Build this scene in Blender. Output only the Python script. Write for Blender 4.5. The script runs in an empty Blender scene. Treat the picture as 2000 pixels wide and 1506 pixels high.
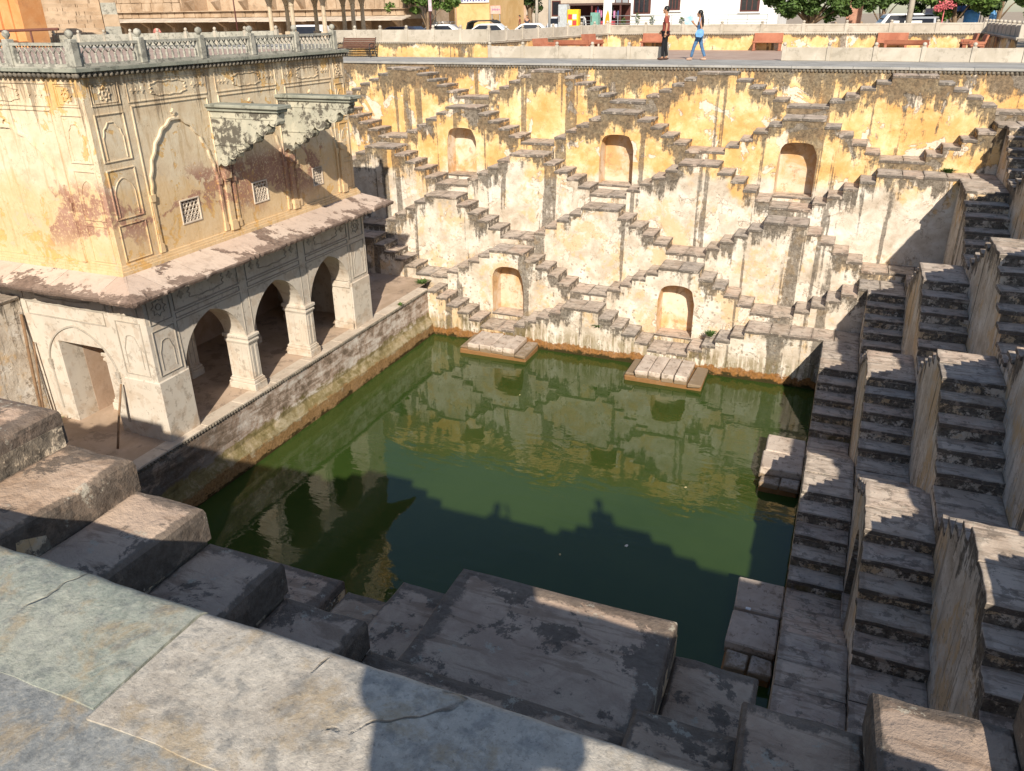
import bpy, bmesh, math, random
from mathutils import Vector, Matrix, noise
random.seed(7)
S = bpy.context.scene
COL = S.collection
R = math.radians
# ------------------------------------------------------------------ camera, sky, sun, exposure
def look(yaw, pitch, roll):
    cy, sy, cp, sp = math.cos(yaw), math.sin(yaw), math.cos(pitch), math.sin(pitch)
    f = Vector((sy*cp, cy*cp, -sp)); r = Vector((cy, -sy, 0)); u = r.cross(f)
    cr, sr = math.cos(roll), math.sin(roll)
    r2 = r*cr + u*sr; u2 = u*cr - r*sr
    return Matrix(((r2.x, u2.x, -f.x), (r2.y, u2.y, -f.y), (r2.z, u2.z, -f.z))).to_4x4()
cam_d = bpy.data.cameras.new('camera'); cam = bpy.data.objects.new('camera', cam_d); COL.objects.link(cam)
cam.matrix_world = Matrix.Translation((5.906, -28.399, 1.539)) @ look(R(-22.75), R(25.248), R(-0.632))
cam_d.sensor_fit = 'HORIZONTAL'; cam_d.sensor_width = 36; cam_d.lens = 1529.73*36/2000
cam_d.clip_start = 0.05; cam_d.clip_end = 3000
S.camera = cam
SUN = Vector((0.61, -1.39, 1.0)).normalized()          # towards the sun
elev = math.asin(SUN.z); azim = math.atan2(SUN.x, SUN.y)
W = bpy.data.worlds.new('World'); S.world = W; W.use_nodes = True
wn = W.node_tree.nodes; wl = W.node_tree.links
bg = wn['Background']; sky = wn.new('ShaderNodeTexSky'); sky.sky_type = 'NISHITA'; sky.sun_disc = False
sky.sun_elevation = elev; sky.sun_rotation = azim; sky.air_density = 1.0; sky.dust_density = 0.7
wl.new(sky.outputs[0], bg.inputs[0]); bg.inputs[1].default_value = 0.095
sun_d = bpy.data.lights.new('sun', 'SUN'); sun = bpy.data.objects.new('sun', sun_d); COL.objects.link(sun)
sun_d.energy = 5.0; sun_d.angle = R(0.55); sun_d.color = (1.0, 0.91, 0.77)
sun.rotation_euler = SUN.to_track_quat('Z', 'Y').to_euler()
sun.location = (20, -50, 40)
S.view_settings.view_transform = 'Standard'; S.view_settings.look = 'None'
S.view_settings.gamma = 1; S.view_settings.use_curve_mapping = False
S.view_settings.exposure = 0.38
S.render.engine = 'CYCLES'

# ------------------------------------------------------------------ mesh builder
class MB:
    def __init__(s): s.v = []; s.f = []; s.uv = []; s.m = []; s.sm = []
    def face(s, pts, uv=None, mat=0, smooth=False):
        i = len(s.v); s.v += [tuple(p) for p in pts]; s.f.append(tuple(range(i, i+len(pts))))
        s.uv.append(uv if uv else [(0, 0)]*len(pts)); s.m.append(mat); s.sm.append(smooth)
    def raw(s, vs, fs, mat=0, smooth=False):
        i = len(s.v); s.v += [tuple(p) for p in vs]
        for f in fs:
            s.f.append(tuple(i+k for k in f)); s.uv.append([(0, 0)]*len(f)); s.m.append(mat); s.sm.append(smooth)
    def box(s, x0, x1, y0, y1, z0, z1, mat=0):
        if x0 > x1: x0, x1 = x1, x0
        if y0 > y1: y0, y1 = y1, y0
        if z0 > z1: z0, z1 = z1, z0
        vs = [(x0,y0,z0),(x1,y0,z0),(x1,y1,z0),(x0,y1,z0),(x0,y0,z1),(x1,y0,z1),(x1,y1,z1),(x0,y1,z1)]
        s.raw(vs, [(0,3,2,1),(4,5,6,7),(0,1,5,4),(1,2,6,5),(2,3,7,6),(3,0,4,7)], mat)
    def cbox(s, x0, x1, y0, y1, z0, z1, c=0.015, j=0.0, mat=0, rnd=random):
        """box with chamfered edges, corners a little uneven"""
        X, Y, Z = (x0, x1), (y0, y1), (z0, z1); vs = []; ix = {}
        for a in (0, 1):
            for b in (0, 1):
                for d in (0, 1):
                    o = [rnd.uniform(-j, j) for _ in range(3)]
                    for k in range(3):
                        p = [X[a] + (c if a == 0 else -c), Y[b] + (c if b == 0 else -c), Z[d] + (c if d == 0 else -c)]
                        p[k] = (X[a], Y[b], Z[d])[k]
                        ix[(a, b, d, k)] = len(vs); vs.append((p[0]+o[0], p[1]+o[1], p[2]+o[2]))
        F = []
        for k in range(3):
            u, w = [(1, 2), (2, 0), (0, 1)][k]
            for e in (0, 1):
                q = []
                for (p, r) in ((0, 0), (1, 0), (1, 1), (0, 1)):
                    t = [0, 0, 0]; t[k] = e; t[u] = p; t[w] = r; q.append(ix[(*t, k)])
                F.append(tuple(q if e else q[::-1]))
        for k in range(3):                      # edges along axis k
            u, w = [(1, 2), (2, 0), (0, 1)][k]
            for p in (0, 1):
                for r in (0, 1):
                    t0 = [0, 0, 0]; t0[u] = p; t0[w] = r; t1 = list(t0); t1[k] = 1
                    q = [ix[(*t0, u)], ix[(*t1, u)], ix[(*t1, w)], ix[(*t0, w)]]
                    F.append(tuple(q if (p + r) % 2 else q[::-1]))
        for a in (0, 1):
            for b in (0, 1):
                for d in (0, 1):
                    q = [ix[(a, b, d, 0)], ix[(a, b, d, 1)], ix[(a, b, d, 2)]]
                    F.append(tuple(q if (a + b + d) % 2 else q[::-1]))
        s.raw(vs, F, mat)
    def prism(s, poly, to3, d0, d1, mat=0, cap=True):
        n = len(poly); a = [to3(p[0], p[1], d0) for p in poly]; b = [to3(p[0], p[1], d1) for p in poly]
        fs = [(i, (i+1) % n, n+(i+1) % n, n+i) for i in range(n)]
        if cap: fs += [tuple(range(n))[::-1], tuple(range(n, 2*n))]
        s.raw(a+b, fs, mat)
    def lathe(s, prof, c, n=10, mat=0, smooth=True, axis='z'):
        vs = []; fs = []
        for (r, h) in prof:
            for k in range(n):
                t = 2*math.pi*k/n; p = (r*math.cos(t), r*math.sin(t), h)
                if axis == 'x': p = (p[2], p[0], p[1])
                if axis == 'y': p = (p[0], p[2], p[1])
                vs.append((c[0]+p[0], c[1]+p[1], c[2]+p[2]))
        for i in range(len(prof)-1):
            for k in range(n):
                fs.append((i*n+k, i*n+(k+1) % n, (i+1)*n+(k+1) % n, (i+1)*n+k))
        fs.append(tuple(range(n))[::-1]); fs.append(tuple(range((len(prof)-1)*n, len(prof)*n)))
        s.raw(vs, fs, mat, smooth)
    def tube(s, pts, r, n=6, mat=0, smooth=True):
        pts = [Vector(p) for p in pts]; rs = r if isinstance(r, (list, tuple)) else [r]*len(pts)
        vs = []; fs = []; up = Vector((0, 0, 1))
        for i, p in enumerate(pts):
            t = (pts[min(i+1, len(pts)-1)] - pts[max(i-1, 0)]).normalized()
            a = t.cross(up if abs(t.z) < .95 else Vector((1, 0, 0))).normalized(); b = t.cross(a)
            for k in range(n):
                w = 2*math.pi*k/n; vs.append(p + (a*math.cos(w) + b*math.sin(w))*rs[i])
        for i in range(len(pts)-1):
            for k in range(n): fs.append((i*n+k, i*n+(k+1) % n, (i+1)*n+(k+1) % n, (i+1)*n+k))
        fs.append(tuple(range(n))[::-1]); fs.append(tuple(range((len(pts)-1)*n, len(pts)*n)))
        s.raw(vs, fs, mat, smooth)
    def sweep(s, pts, to3, w, t, mat=0, closed=False, d0=0.0):
        """raised moulding of width w and height t along a line in a face plane"""
        n = len(pts); L = []; Rr = []
        for i in range(n):
            a = pts[(i-1) % n] if closed else pts[max(i-1, 0)]; b = pts[(i+1) % n] if closed else pts[min(i+1, n-1)]
            dx, dz = b[0]-a[0], b[1]-a[1]; l = math.hypot(dx, dz) or 1
            nx, nz = -dz/l*w/2, dx/l*w/2
            L.append((pts[i][0]+nx, pts[i][1]+nz)); Rr.append((pts[i][0]-nx, pts[i][1]-nz))
        vs = []; fs = []
        for i in range(n):
            m = .35
            l2 = (L[i][0]*(1-m)+pts[i][0]*m, L[i][1]*(1-m)+pts[i][1]*m); r2 = (Rr[i][0]*(1-m)+pts[i][0]*m, Rr[i][1]*(1-m)+pts[i][1]*m)
            vs += [to3(*L[i], d0-.01), to3(*l2, d0+t), to3(*r2, d0+t), to3(*Rr[i], d0-.01)]
        for i in range(n if closed else n-1):
            j = (i+1) % n
            for k in range(3): fs.append((i*4+k, i*4+k+1, j*4+k+1, j*4+k))
        s.raw(vs, fs, mat)
    def build(s, name, mat, parent=None, recalc=True, smooth_angle=None):
        me = bpy.data.meshes.new(name); me.from_pydata(s.v, [], s.f)
        uvl = me.uv_layers.new(name='UVMap'); flat = []
        for u in s.uv:
            for p in u: flat += [p[0], p[1]]
        uvl.data.foreach_set('uv', flat)
        me.polygons.foreach_set('material_index', s.m); me.polygons.foreach_set('use_smooth', s.sm)
        for m in (mat if isinstance(mat, (list, tuple)) else [mat]): me.materials.append(m)
        if recalc:
            b = bmesh.new(); b.from_mesh(me); bmesh.ops.recalc_face_normals(b, faces=b.faces); b.to_mesh(me); b.free()
        me.update()
        o = bpy.data.objects.new(name, me); COL.objects.link(o)
        if parent: par(o, parent)
        return o
ROOTLOC = {}
def par(o, p):
    o.parent = p
    if p.name in ROOTLOC: o.matrix_parent_inverse = Matrix.Translation(-ROOTLOC[p.name])
def root(name, loc, label, cat, group=None):
    o = bpy.data.objects.new(name, None); COL.objects.link(o); o.location = loc; o.empty_display_size = .2
    ROOTLOC[o.name] = Vector(loc)
    return tag(o, label, cat, group)
def tag(o, label, cat, group=None):
    o['label'] = label; o['category'] = cat
    if group: o['group'] = group
    return o
def struct(o): o['kind'] = 'structure'; return o
def inst(me, name, parent, loc, scale=(1, 1, 1), rot=(0, 0, 0)):
    o = bpy.data.objects.new(name, me); COL.objects.link(o); o.location = loc; o.scale = scale; o.rotation_euler = rot
    if parent: par(o, parent)
    return o
def copy_tree(o, parent=None, offset=None):
    c = o.copy(); COL.objects.link(c)
    if parent: c.parent = parent
    for ch in o.children: copy_tree(ch, c)
    return c
def put(o, loc, rz=0, label=None):
    """place a thing built round its own base at the world origin"""
    o.location = loc; o.rotation_euler = (0, 0, rz)
    if label: o['label'] = label
    return o
# ------------------------------------------------------------------ materials (all procedural)
class NT:
    def __init__(s, name, rough=0.9, spec=0.25):
        s.mat = bpy.data.materials.new(name); s.mat.use_nodes = True
        s.t = s.mat.node_tree; s.b = s.t.nodes['Principled BSDF']
        s.b.inputs['Roughness'].default_value = rough; s.b.inputs['Specular IOR Level'].default_value = spec
    def n(s, ty, **k):
        o = s.t.nodes.new(ty)
        for a, v in k.items(): setattr(o, a, v)
        return o
    def set(s, sock, v):
        if isinstance(v, bpy.types.NodeSocket): s.t.links.new(v, sock)
        elif isinstance(v, (tuple, list)) and sock.type == 'RGBA': sock.default_value = (*v[:3], 1)
        else: sock.default_value = v
    @property
    def pos(s): return s.n('ShaderNodeNewGeometry').outputs['Position']
    @property
    def normal(s): return s.n('ShaderNodeNewGeometry').outputs['True Normal']
    @property
    def obj(s): return s.n('ShaderNodeTexCoord').outputs['Object']
    @property
    def uv(s): return s.n('ShaderNodeTexCoord').outputs['UV']
    @property
    def rand(s): return s.n('ShaderNodeObjectInfo').outputs['Random']
    def sep(s, v):
        o = s.n('ShaderNodeSeparateXYZ'); s.set(o.inputs[0], v); return o.outputs
    def comb(s, x=0, y=0, z=0):
        o = s.n('ShaderNodeCombineXYZ')
        for i, q in enumerate((x, y, z)): s.set(o.inputs[i], q)
        return o.outputs[0]
    def map(s, v, scale=(1, 1, 1), loc=(0, 0, 0), rot=(0, 0, 0)):
        o = s.n('ShaderNodeMapping'); s.set(o.inputs[0], v)
        o.inputs['Scale'].default_value = scale; o.inputs['Location'].default_value = loc; o.inputs['Rotation'].default_value = rot
        return o.outputs[0]
    def noise(s, v, scale=1, detail=4, rough=.55, dist=0, out=0):
        o = s.n('ShaderNodeTexNoise'); s.set(o.inputs['Vector'], v); o.inputs['Scale'].default_value = scale
        o.inputs['Detail'].default_value = detail; o.inputs['Roughness'].default_value = rough; o.inputs['Distortion'].default_value = dist
        return o.outputs[out]
    def vor(s, v, scale=1, feature='F1', rnd=1.0):
        o = s.n('ShaderNodeTexVoronoi', feature=feature); s.set(o.inputs['Vector'], v); o.inputs['Scale'].default_value = scale
        o.inputs['Randomness'].default_value = rnd
        return o.outputs['Distance']
    def math(s, op, a, b=0.0, c=None, clamp=False):
        o = s.n('ShaderNodeMath', operation=op); o.use_clamp = clamp; s.set(o.inputs[0], a); s.set(o.inputs[1], b)
        if c is not None: s.set(o.inputs[2], c)
        return o.outputs[0]
    def smooth(s, v, lo, hi, a=0.0, b=1.0):
        o = s.n('ShaderNodeMapRange', interpolation_type='SMOOTHSTEP'); s.set(o.inputs[0], v)
        for i, q in enumerate((lo, hi, a, b)): s.set(o.inputs[1+i], q)
        return o.outputs[0]
    def ramp(s, f, stops, const=False):
        o = s.n('ShaderNodeValToRGB'); s.set(o.inputs[0], f); e = o.color_ramp.elements
        if const: o.color_ramp.interpolation = 'CONSTANT'
        e[0].position = stops[0][0]; e[0].color = (*stops[0][1], 1); e[1].position = stops[-1][0]; e[1].color = (*stops[-1][1], 1)
        for p, c in stops[1:-1]: q = e.new(p); q.color = (*c, 1)
        return o.outputs[0]
    def mix(s, f, a, b, blend='MIX'):
        o = s.n('ShaderNodeMix', data_type='RGBA', blend_type=blend); s.set(o.inputs['Factor'], f)
        s.set(o.inputs['A'], a) if False else None
        A = [i for i in o.inputs if i.name == 'A' and i.type == 'RGBA'][0]; B = [i for i in o.inputs if i.name == 'B' and i.type == 'RGBA'][0]
        s.set(A, a); s.set(B, b)
        return [q for q in o.outputs if q.type == 'RGBA'][0]
    def bump(s, h, strength=.4, dist=.02):
        o = s.n('ShaderNodeBump'); s.set(o.inputs['Height'], h); o.inputs['Strength'].default_value = strength; o.inputs['Distance'].default_value = dist
        s.t.links.new(o.outputs[0], s.b.inputs['Normal'])
    def col(s, c): s.set(s.b.inputs['Base Color'], c); return s
    def done(s): return s.mat

def m_plain(name, c, rough=.7, spec=.3, var=.12, scale=6, metal=0):
    t = NT(name, rough, spec); f = t.noise(t.obj, scale, 5, .6)
    t.col(t.mix(t.smooth(f, .3, .7), tuple(x*(1-var) for x in c), tuple(min(1, x*(1+var)) for x in c)))
    t.b.inputs['Metallic'].default_value = metal
    return t.done()

def m_plaster(name, grey=0.0, bias=0.0):
    """old lime plaster: ochre above, bleached below, black run-off from every step, peeled scabs, brown tide line.
    UV: u along the wall (+1000 on stair risers), v metres below the top of that bit of wall"""
    t = NT(name, .93, .12); p = t.pos; z = t.sep(p)[2]; u, v, _ = t.sep(t.uv)
    nA = t.noise(p, .5, 2); nB = t.noise(p, 1.5, 6, .68, .3); nC = t.noise(p, 12, 4, .75); nD = t.noise(t.map(p, (1, 1, .8), (2, 5, 1)), .7, 7, .62, .4); blo = t.noise(p, 4.2, 7, .75, .2)
    yel = t.ramp(nB, [(.28, (.57, .33, .12)), (.44, (.67, .43, .185)), (.55, (.72, .52, .27)), (.70, (.76, .63, .44))])
    ora = t.smooth(t.math('ADD', t.math('MULTIPLY', nD, .65), t.math('MULTIPLY', blo, .35)), .505, .55)
    yel = t.mix(t.math('MULTIPLY', ora, .5), yel, (.62, .32, .10))
    pale = t.ramp(nB, [(.28, (.38, .31, .235)), (.43, (.54, .46, .37)), (.55, (.65, .58, .49)), (.70, (.75, .71, .65))])
    pale = t.mix(t.math('MULTIPLY', t.smooth(t.math('ADD', t.math('MULTIPLY', nD, .6), t.math('MULTIPLY', blo, .4)), .505, .56), .65), pale, (.63, .43, .22))
    zf = t.math('MULTIPLY', t.smooth(t.math('ADD', z, t.math('MULTIPLY', t.math('SUBTRACT', nD, .5), 4.2)), -3.7, -2.9), 1-grey)
    c = t.mix(zf, pale, yel)
    # scabs where the top coat has come off, with a hard rim
    e = t.math('ADD', t.noise(t.map(p, (1, 1, .9), (7, 3, 2)), .95, 6, .6, .5), t.math('MULTIPLY', t.math('SUBTRACT', blo, .5), .10))
    peel = t.smooth(e, .578, .584)
    c = t.mix(t.math('MULTIPLY', peel, .8), c, t.ramp(nC, [(.3, (.60, .50, .40)), (.7, (.78, .72, .64))]))
    rim = t.math('MULTIPLY', t.smooth(e, .566, .578), t.smooth(e, .588, .580))
    c = t.mix(t.math('MULTIPLY', rim, .45), c, (.27, .19, .12))
    crk = t.smooth(t.math('ABSOLUTE', t.math('SUBTRACT', t.noise(t.map(p, (1, 1, 1), (1, 8, 5)), .8, 6, .6), .5)), .0035, .0008)
    c = t.mix(t.math('MULTIPLY', crk, .5), c, (.20, .14, .09))
    # black growth: thick under every top edge, ragged below, with long runs
    low = t.noise(t.comb(t.math('MULTIPLY', u, .8), t.math('MULTIPLY', z, .28), 3.3), 1, 3, .6, .2)
    fine = t.noise(t.comb(t.math('MULTIPLY', u, 8), t.math('MULTIPLY', z, .9), 7.7), 1, 6, .75, .2)
    s = t.math('ADD', t.math('MULTIPLY', low, .48), t.math('ADD', t.math('MULTIPLY', fine, .27), t.math('MULTIPLY', blo, .25)))
    th = t.math('ADD', t.smooth(v, .0, 1.1, .452, .585), t.smooth(z, -.6, -3.6, -.022, .044))
    k = t.smooth(t.math('SUBTRACT', s, th), -.016-bias, .030-bias)
    col_ = t.noise(t.comb(t.math('MULTIPLY', u, 1.7), t.math('MULTIPLY', z, .05), 1.7), 1, 4, .6, .1)
    rg = t.math('ADD', t.math('MULTIPLY', fine, .5), t.math('MULTIPLY', blo, .5))
    runs = t.math('MULTIPLY', t.smooth(t.math('ADD', col_, t.math('MULTIPLY', t.math('SUBTRACT', blo, .5), .10)), .590, .615), t.smooth(rg, .38, .46))
    k = t.math('MAXIMUM', k, t.math('MULTIPLY', runs, .88))
    riser = t.smooth(u, 400, 500)
    k = t.mix(riser, k, t.smooth(t.math('ADD', blo, t.math('MULTIPLY', t.math('SUBTRACT', nC, .5), .25)), .565, .50))
    c = t.mix(t.math('MULTIPLY', k, t.smooth(nC, .25, .65, .97, .80)), c, t.ramp(nC, [(.28, (.050, .043, .036)), (.48, (.095, .081, .066)), (.72, (.175, .148, .117))]))
    if grey > .5:      # thin lime runs on the side walls
        g2 = t.noise(t.comb(t.math('MULTIPLY', u, 9), t.math('MULTIPLY', z, .45), 5.1), 1, 6, .72, .3)
        c = t.mix(t.math('MULTIPLY', t.smooth(g2, .55, .62), .5), c, (.16, .135, .11))
    # pock marks low down
    pv = t.vor(p, 6.5)
    pk = t.math('MULTIPLY', t.smooth(pv, .30, .22), t.smooth(t.math('ADD', z, t.math('MULTIPLY', nA, 2.2)), -3.6, -5.0))
    pk = t.math('MULTIPLY', pk, t.smooth(nB, .48, .56))
    c = t.mix(t.math('MULTIPLY', pk, .55), c, (.24, .18, .125))
    # tide line
    zz = t.math('ADD', z, t.math('ADD', t.math('MULTIPLY', t.math('SUBTRACT', blo, .5), .5), t.math('MULTIPLY', t.math('SUBTRACT', nB, .5), .5)))
    alg = t.math('MULTIPLY', t.smooth(zz, -7.5, -8.1), t.smooth(fine, .44, .52))
    c = t.mix(t.math('MULTIPLY', alg, .6), c, (.17, .13, .045))
    c = t.mix(t.math('MULTIPLY', t.smooth(zz, -8.20, -8.25), .92), c, t.ramp(nC, [(.3, (.13, .055, .015)), (.7, (.36, .165, .045))]))
    c = t.mix(t.smooth(zz, -8.40, -8.48), c, (.04, .032, .012))
    t.col(c)
    h = t.math('ADD', t.math('MULTIPLY', nC, .4), t.math('MULTIPLY', peel, -.7))
    h = t.math('ADD', h, t.math('MULTIPLY', pk, -.5)); h = t.math('ADD', h, blo)
    t.bump(h, .75, .03)
    return t.done()

def m_step(name, light=1.0, dirt=1.0, edge=0.0, tint=(1, 1, 1)):
    """worn sandstone tread: grain, black grime, black lichen creeping in from the edges"""
    t = NT(name, .85, .22); p = t.pos; r = t.rand
    nB = t.noise(p, 2.8, 7, .7, .4); nC = t.noise(p, 24, 4, .7); nE = t.noise(t.map(p, (1, 1, 1), (5, 5, 5)), 3.6, 8, .75, .25)
    base = t.ramp(r, [(0, (.33, .26, .20)), (.25, (.41, .33, .265)), (.5, (.30, .265, .235)), (.75, (.44, .325, .25)), (1, (.38, .33, .285))])
    base = t.mix(t.math('MULTIPLY', t.smooth(nB, .40, .62), .6), base, (.52, .45, .375))
    gr = t.noise(t.map(p, (1.2, 6, 6), (0, 0, 0), (0, 0, .2)), 1.6, 6, .68, .5)
    base = t.mix(t.math('MULTIPLY', t.smooth(gr, .50, .60), .55), base, (.19, .145, .11))
    base = t.mix(1.0, base, tuple(light*q for q in tint), 'MULTIPLY')
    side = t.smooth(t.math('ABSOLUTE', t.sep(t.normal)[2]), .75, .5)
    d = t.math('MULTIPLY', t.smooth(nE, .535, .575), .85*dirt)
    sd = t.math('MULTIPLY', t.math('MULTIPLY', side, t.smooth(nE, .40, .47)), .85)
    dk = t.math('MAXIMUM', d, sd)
    if edge:
        g = t.sep(t.n('ShaderNodeTexCoord').outputs['Generated'])
        ex = t.math('MINIMUM', t.math('MINIMUM', g[0], t.math('SUBTRACT', 1.0, g[0])), t.math('MINIMUM', g[1], t.math('SUBTRACT', 1.0, g[1])))
        ek = t.smooth(t.math('SUBTRACT', t.math('MULTIPLY', nE, .34), ex), .065, .10)
        dk = t.math('MAXIMUM', dk, t.math('MULTIPLY', ek, edge))
    base = t.mix(dk, base, t.ramp(nC, [(.3, (.030, .027, .024)), (.7, (.115, .10, .085))]))
    lich = t.math('MULTIPLY', t.smooth(t.noise(t.map(p, (1, 1, 1), (9, 1, 5)), 7, 7, .75), .60, .64), .7)
    base = t.mix(lich, base, (.46, .42, .34))
    zz = t.math('ADD', t.sep(p)[2], t.math('MULTIPLY', t.math('SUBTRACT', nB, .5), .4))
    base = t.mix(t.math('MULTIPLY', t.smooth(zz, -8.25, -8.36), .9), base, (.24, .12, .04))
    t.col(base); t.bump(t.math('ADD', t.math('MULTIPLY', nC, .45), t.math('ADD', nB, t.math('MULTIPLY', nE, .8))), .75, .025)
    return t.done()

def m_pav_upper():
    t = NT('pavilion_ochre_plaster', .9, .15); p = t.pos; x, y, z = t.sep(p); hor = t.math('ADD', x, y)
    nA = t.noise(p, .7, 4, .6); nB = t.noise(p, 2.0, 8, .72, .35); nC = t.noise(p, 18, 4, .7)
    thin = t.noise(t.comb(t.math('MULTIPLY', hor, 6), t.math('MULTIPLY', z, .7), 9.0), 1, 7, .75, .3)
    c = t.ramp(nB, [(.28, (.52, .40, .27)), (.44, (.64, .51, .35)), (.56, (.69, .58, .42)), (.7, (.75, .66, .53))])
    c = t.mix(t.math('MULTIPLY', t.smooth(thin, .53, .60), .45), c, (.46, .32, .17))
    och = t.smooth(t.math('ADD', t.math('MULTIPLY', nB, .6), t.math('MULTIPLY', nA, .4)), .548, .565)
    c = t.mix(t.math('MULTIPLY', och, .75), c, t.ramp(nC, [(.3, (.54, .29, .06)), (.7, (.68, .42, .14))]))
    lowo = t.math('MULTIPLY', t.smooth(t.math('ADD', z, t.math('MULTIPLY', t.math('SUBTRACT', nA, .5), 2.4)), -1.35, -1.75), t.smooth(nB, .36, .44))
    c = t.mix(t.math('MULTIPLY', lowo, .42), c, t.ramp(nC, [(.3, (.60, .33, .09)), (.7, (.70, .46, .19))]))
    # remains of a red wash in a band along the wall
    band = t.math('MULTIPLY', t.smooth(z, -2.9, -2.2), t.smooth(z, -1.1, -1.6))
    rn = t.math('ADD', t.math('MULTIPLY', t.noise(t.map(p, (1, 1, 1), (2, 8, 1)), .55, 4, .6, .4), .72), t.math('MULTIPLY', nB, .28))
    red = t.math('MULTIPLY', band, t.math('MULTIPLY', t.smooth(rn, .532, .555), t.smooth(nC, .36, .48)))
    c = t.mix(t.math('MULTIPLY', red, .85), c, t.ramp(nB, [(.35, (.24, .10, .075)), (.65, (.40, .22, .17))]))
    # run-off under the cornice
    st = t.noise(t.comb(t.math('MULTIPLY', hor, 5), t.math('MULTIPLY', z, .2), 1.3), 1, 7, .75, .15)
    ln = t.math('MULTIPLY_ADD', t.smooth(st, .44, .68), 1.2, .14)
    run = t.smooth(t.math('SUBTRACT', .72, z), ln, t.math('MULTIPLY', ln, .75))
    run = t.math('MULTIPLY', run, t.smooth(t.math('ADD', thin, t.math('MULTIPLY', nC, .3)), .55, .66))
    c = t.mix(t.math('MULTIPLY', run, .68), c, t.ramp(nC, [(.3, (.10, .075, .055)), (.7, (.25, .18, .12))]))
    crk = t.smooth(t.math('ABSOLUTE', t.math('SUBTRACT', t.noise(t.map(p, (1, 1, 1), (1, 8, 5)), 1.1, 6, .6), .5)), .0035, .0008)
    c = t.mix(t.math('MULTIPLY', crk, .5), c, (.28, .18, .10))
    t.col(c); t.bump(t.math('ADD', t.math('MULTIPLY', nC, .35), t.math('ADD', nB, t.math('MULTIPLY', och, -.4))), .55, .02)
    return t.done()

def m_pav_lower():
    t = NT('pavilion_white_plaster', .85, .2); p = t.pos; x, y, z = t.sep(p)
    nB = t.noise(p, 2.6, 6, .65, .3); nC = t.noise(p, 20, 4, .6); nA = t.noise(p, .9, 4)
    c = t.ramp(nA, [(.3, (.50, .44, .37)), (.5, (.60, .54, .46)), (.7, (.56, .48, .39))])
    c = t.mix(t.math('MULTIPLY', t.smooth(nB, .53, .58), .45), c, (.45, .35, .26))
    fl = t.noise(t.comb(t.math('MULTIPLY', t.math('ADD', x, y), 14), t.math('MULTIPLY', z, 1.2), 0), 1, 4, .6)
    c = t.mix(t.math('MULTIPLY', t.smooth(fl, .55, .7), .3), c, (.40, .34, .28))
    low = t.math('MULTIPLY', t.smooth(z, -6.3, -6.9), t.smooth(nB, .4, .6))
    c = t.mix(t.math('MULTIPLY', low, .5), c, (.40, .29, .19))
    c = t.mix(t.math('MULTIPLY', t.smooth(t.noise(p, 5, 7, .75), .565, .60), .5), c, (.27, .22, .17))
    t.col(c); t.bump(t.math('ADD', t.math('MULTIPLY', nC, .35), nB), .35, .015)
    return t.done()

def m_eave():
    t = NT('eave_stone', .88, .2); p = t.pos
    nB = t.noise(p, .62, 6, .58, .5); nC = t.noise(p, 12, 5, .65); nD = t.noise(p, 3.5, 5, .7); r = t.rand
    c = t.ramp(r, [(0, (.54, .42, .34)), (.4, (.62, .50, .41)), (.7, (.52, .39, .31)), (1, (.64, .54, .45))])
    c = t.mix(t.math('MULTIPLY', t.smooth(nD, .45, .68), .5), c, (.40, .30, .235))
    peel = t.smooth(t.math('ADD', nB, t.math('MULTIPLY', t.math('SUBTRACT', nD, .5), .14)), .555, .575)
    c = t.mix(t.math('MULTIPLY', peel, .92), c, t.ramp(nC, [(.3, (.14, .10, .08)), (.7, (.30, .215, .17))]))
    c = t.mix(t.math('MULTIPLY', t.smooth(nC, .56, .7), .25), c, (.24, .18, .14))
    xx, yy, _z = t.sep(p)
    out_ = t.math('MAXIMUM', t.smooth(xx, -6.75, -6.15), t.smooth(yy, -17.7, -18.2))
    wear = t.smooth(t.math('ADD', t.math('MULTIPLY', nB, .55), t.math('ADD', t.math('MULTIPLY', nD, .45), t.math('MULTIPLY', out_, .10))), .548, .565)
    c = t.mix(t.math('MULTIPLY', wear, .85), c, t.ramp(nC, [(.3, (.12, .085, .065)), (.7, (.27, .19, .15))]))
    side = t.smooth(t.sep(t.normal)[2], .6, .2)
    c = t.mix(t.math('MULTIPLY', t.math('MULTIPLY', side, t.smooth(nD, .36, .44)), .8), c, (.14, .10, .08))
    t.col(c); t.bump(t.math('ADD', t.math('MULTIPLY', nC, .5), t.math('ADD', nD, t.math('MULTIPLY', peel, -1))), .7, .03)
    return t.done()

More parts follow.
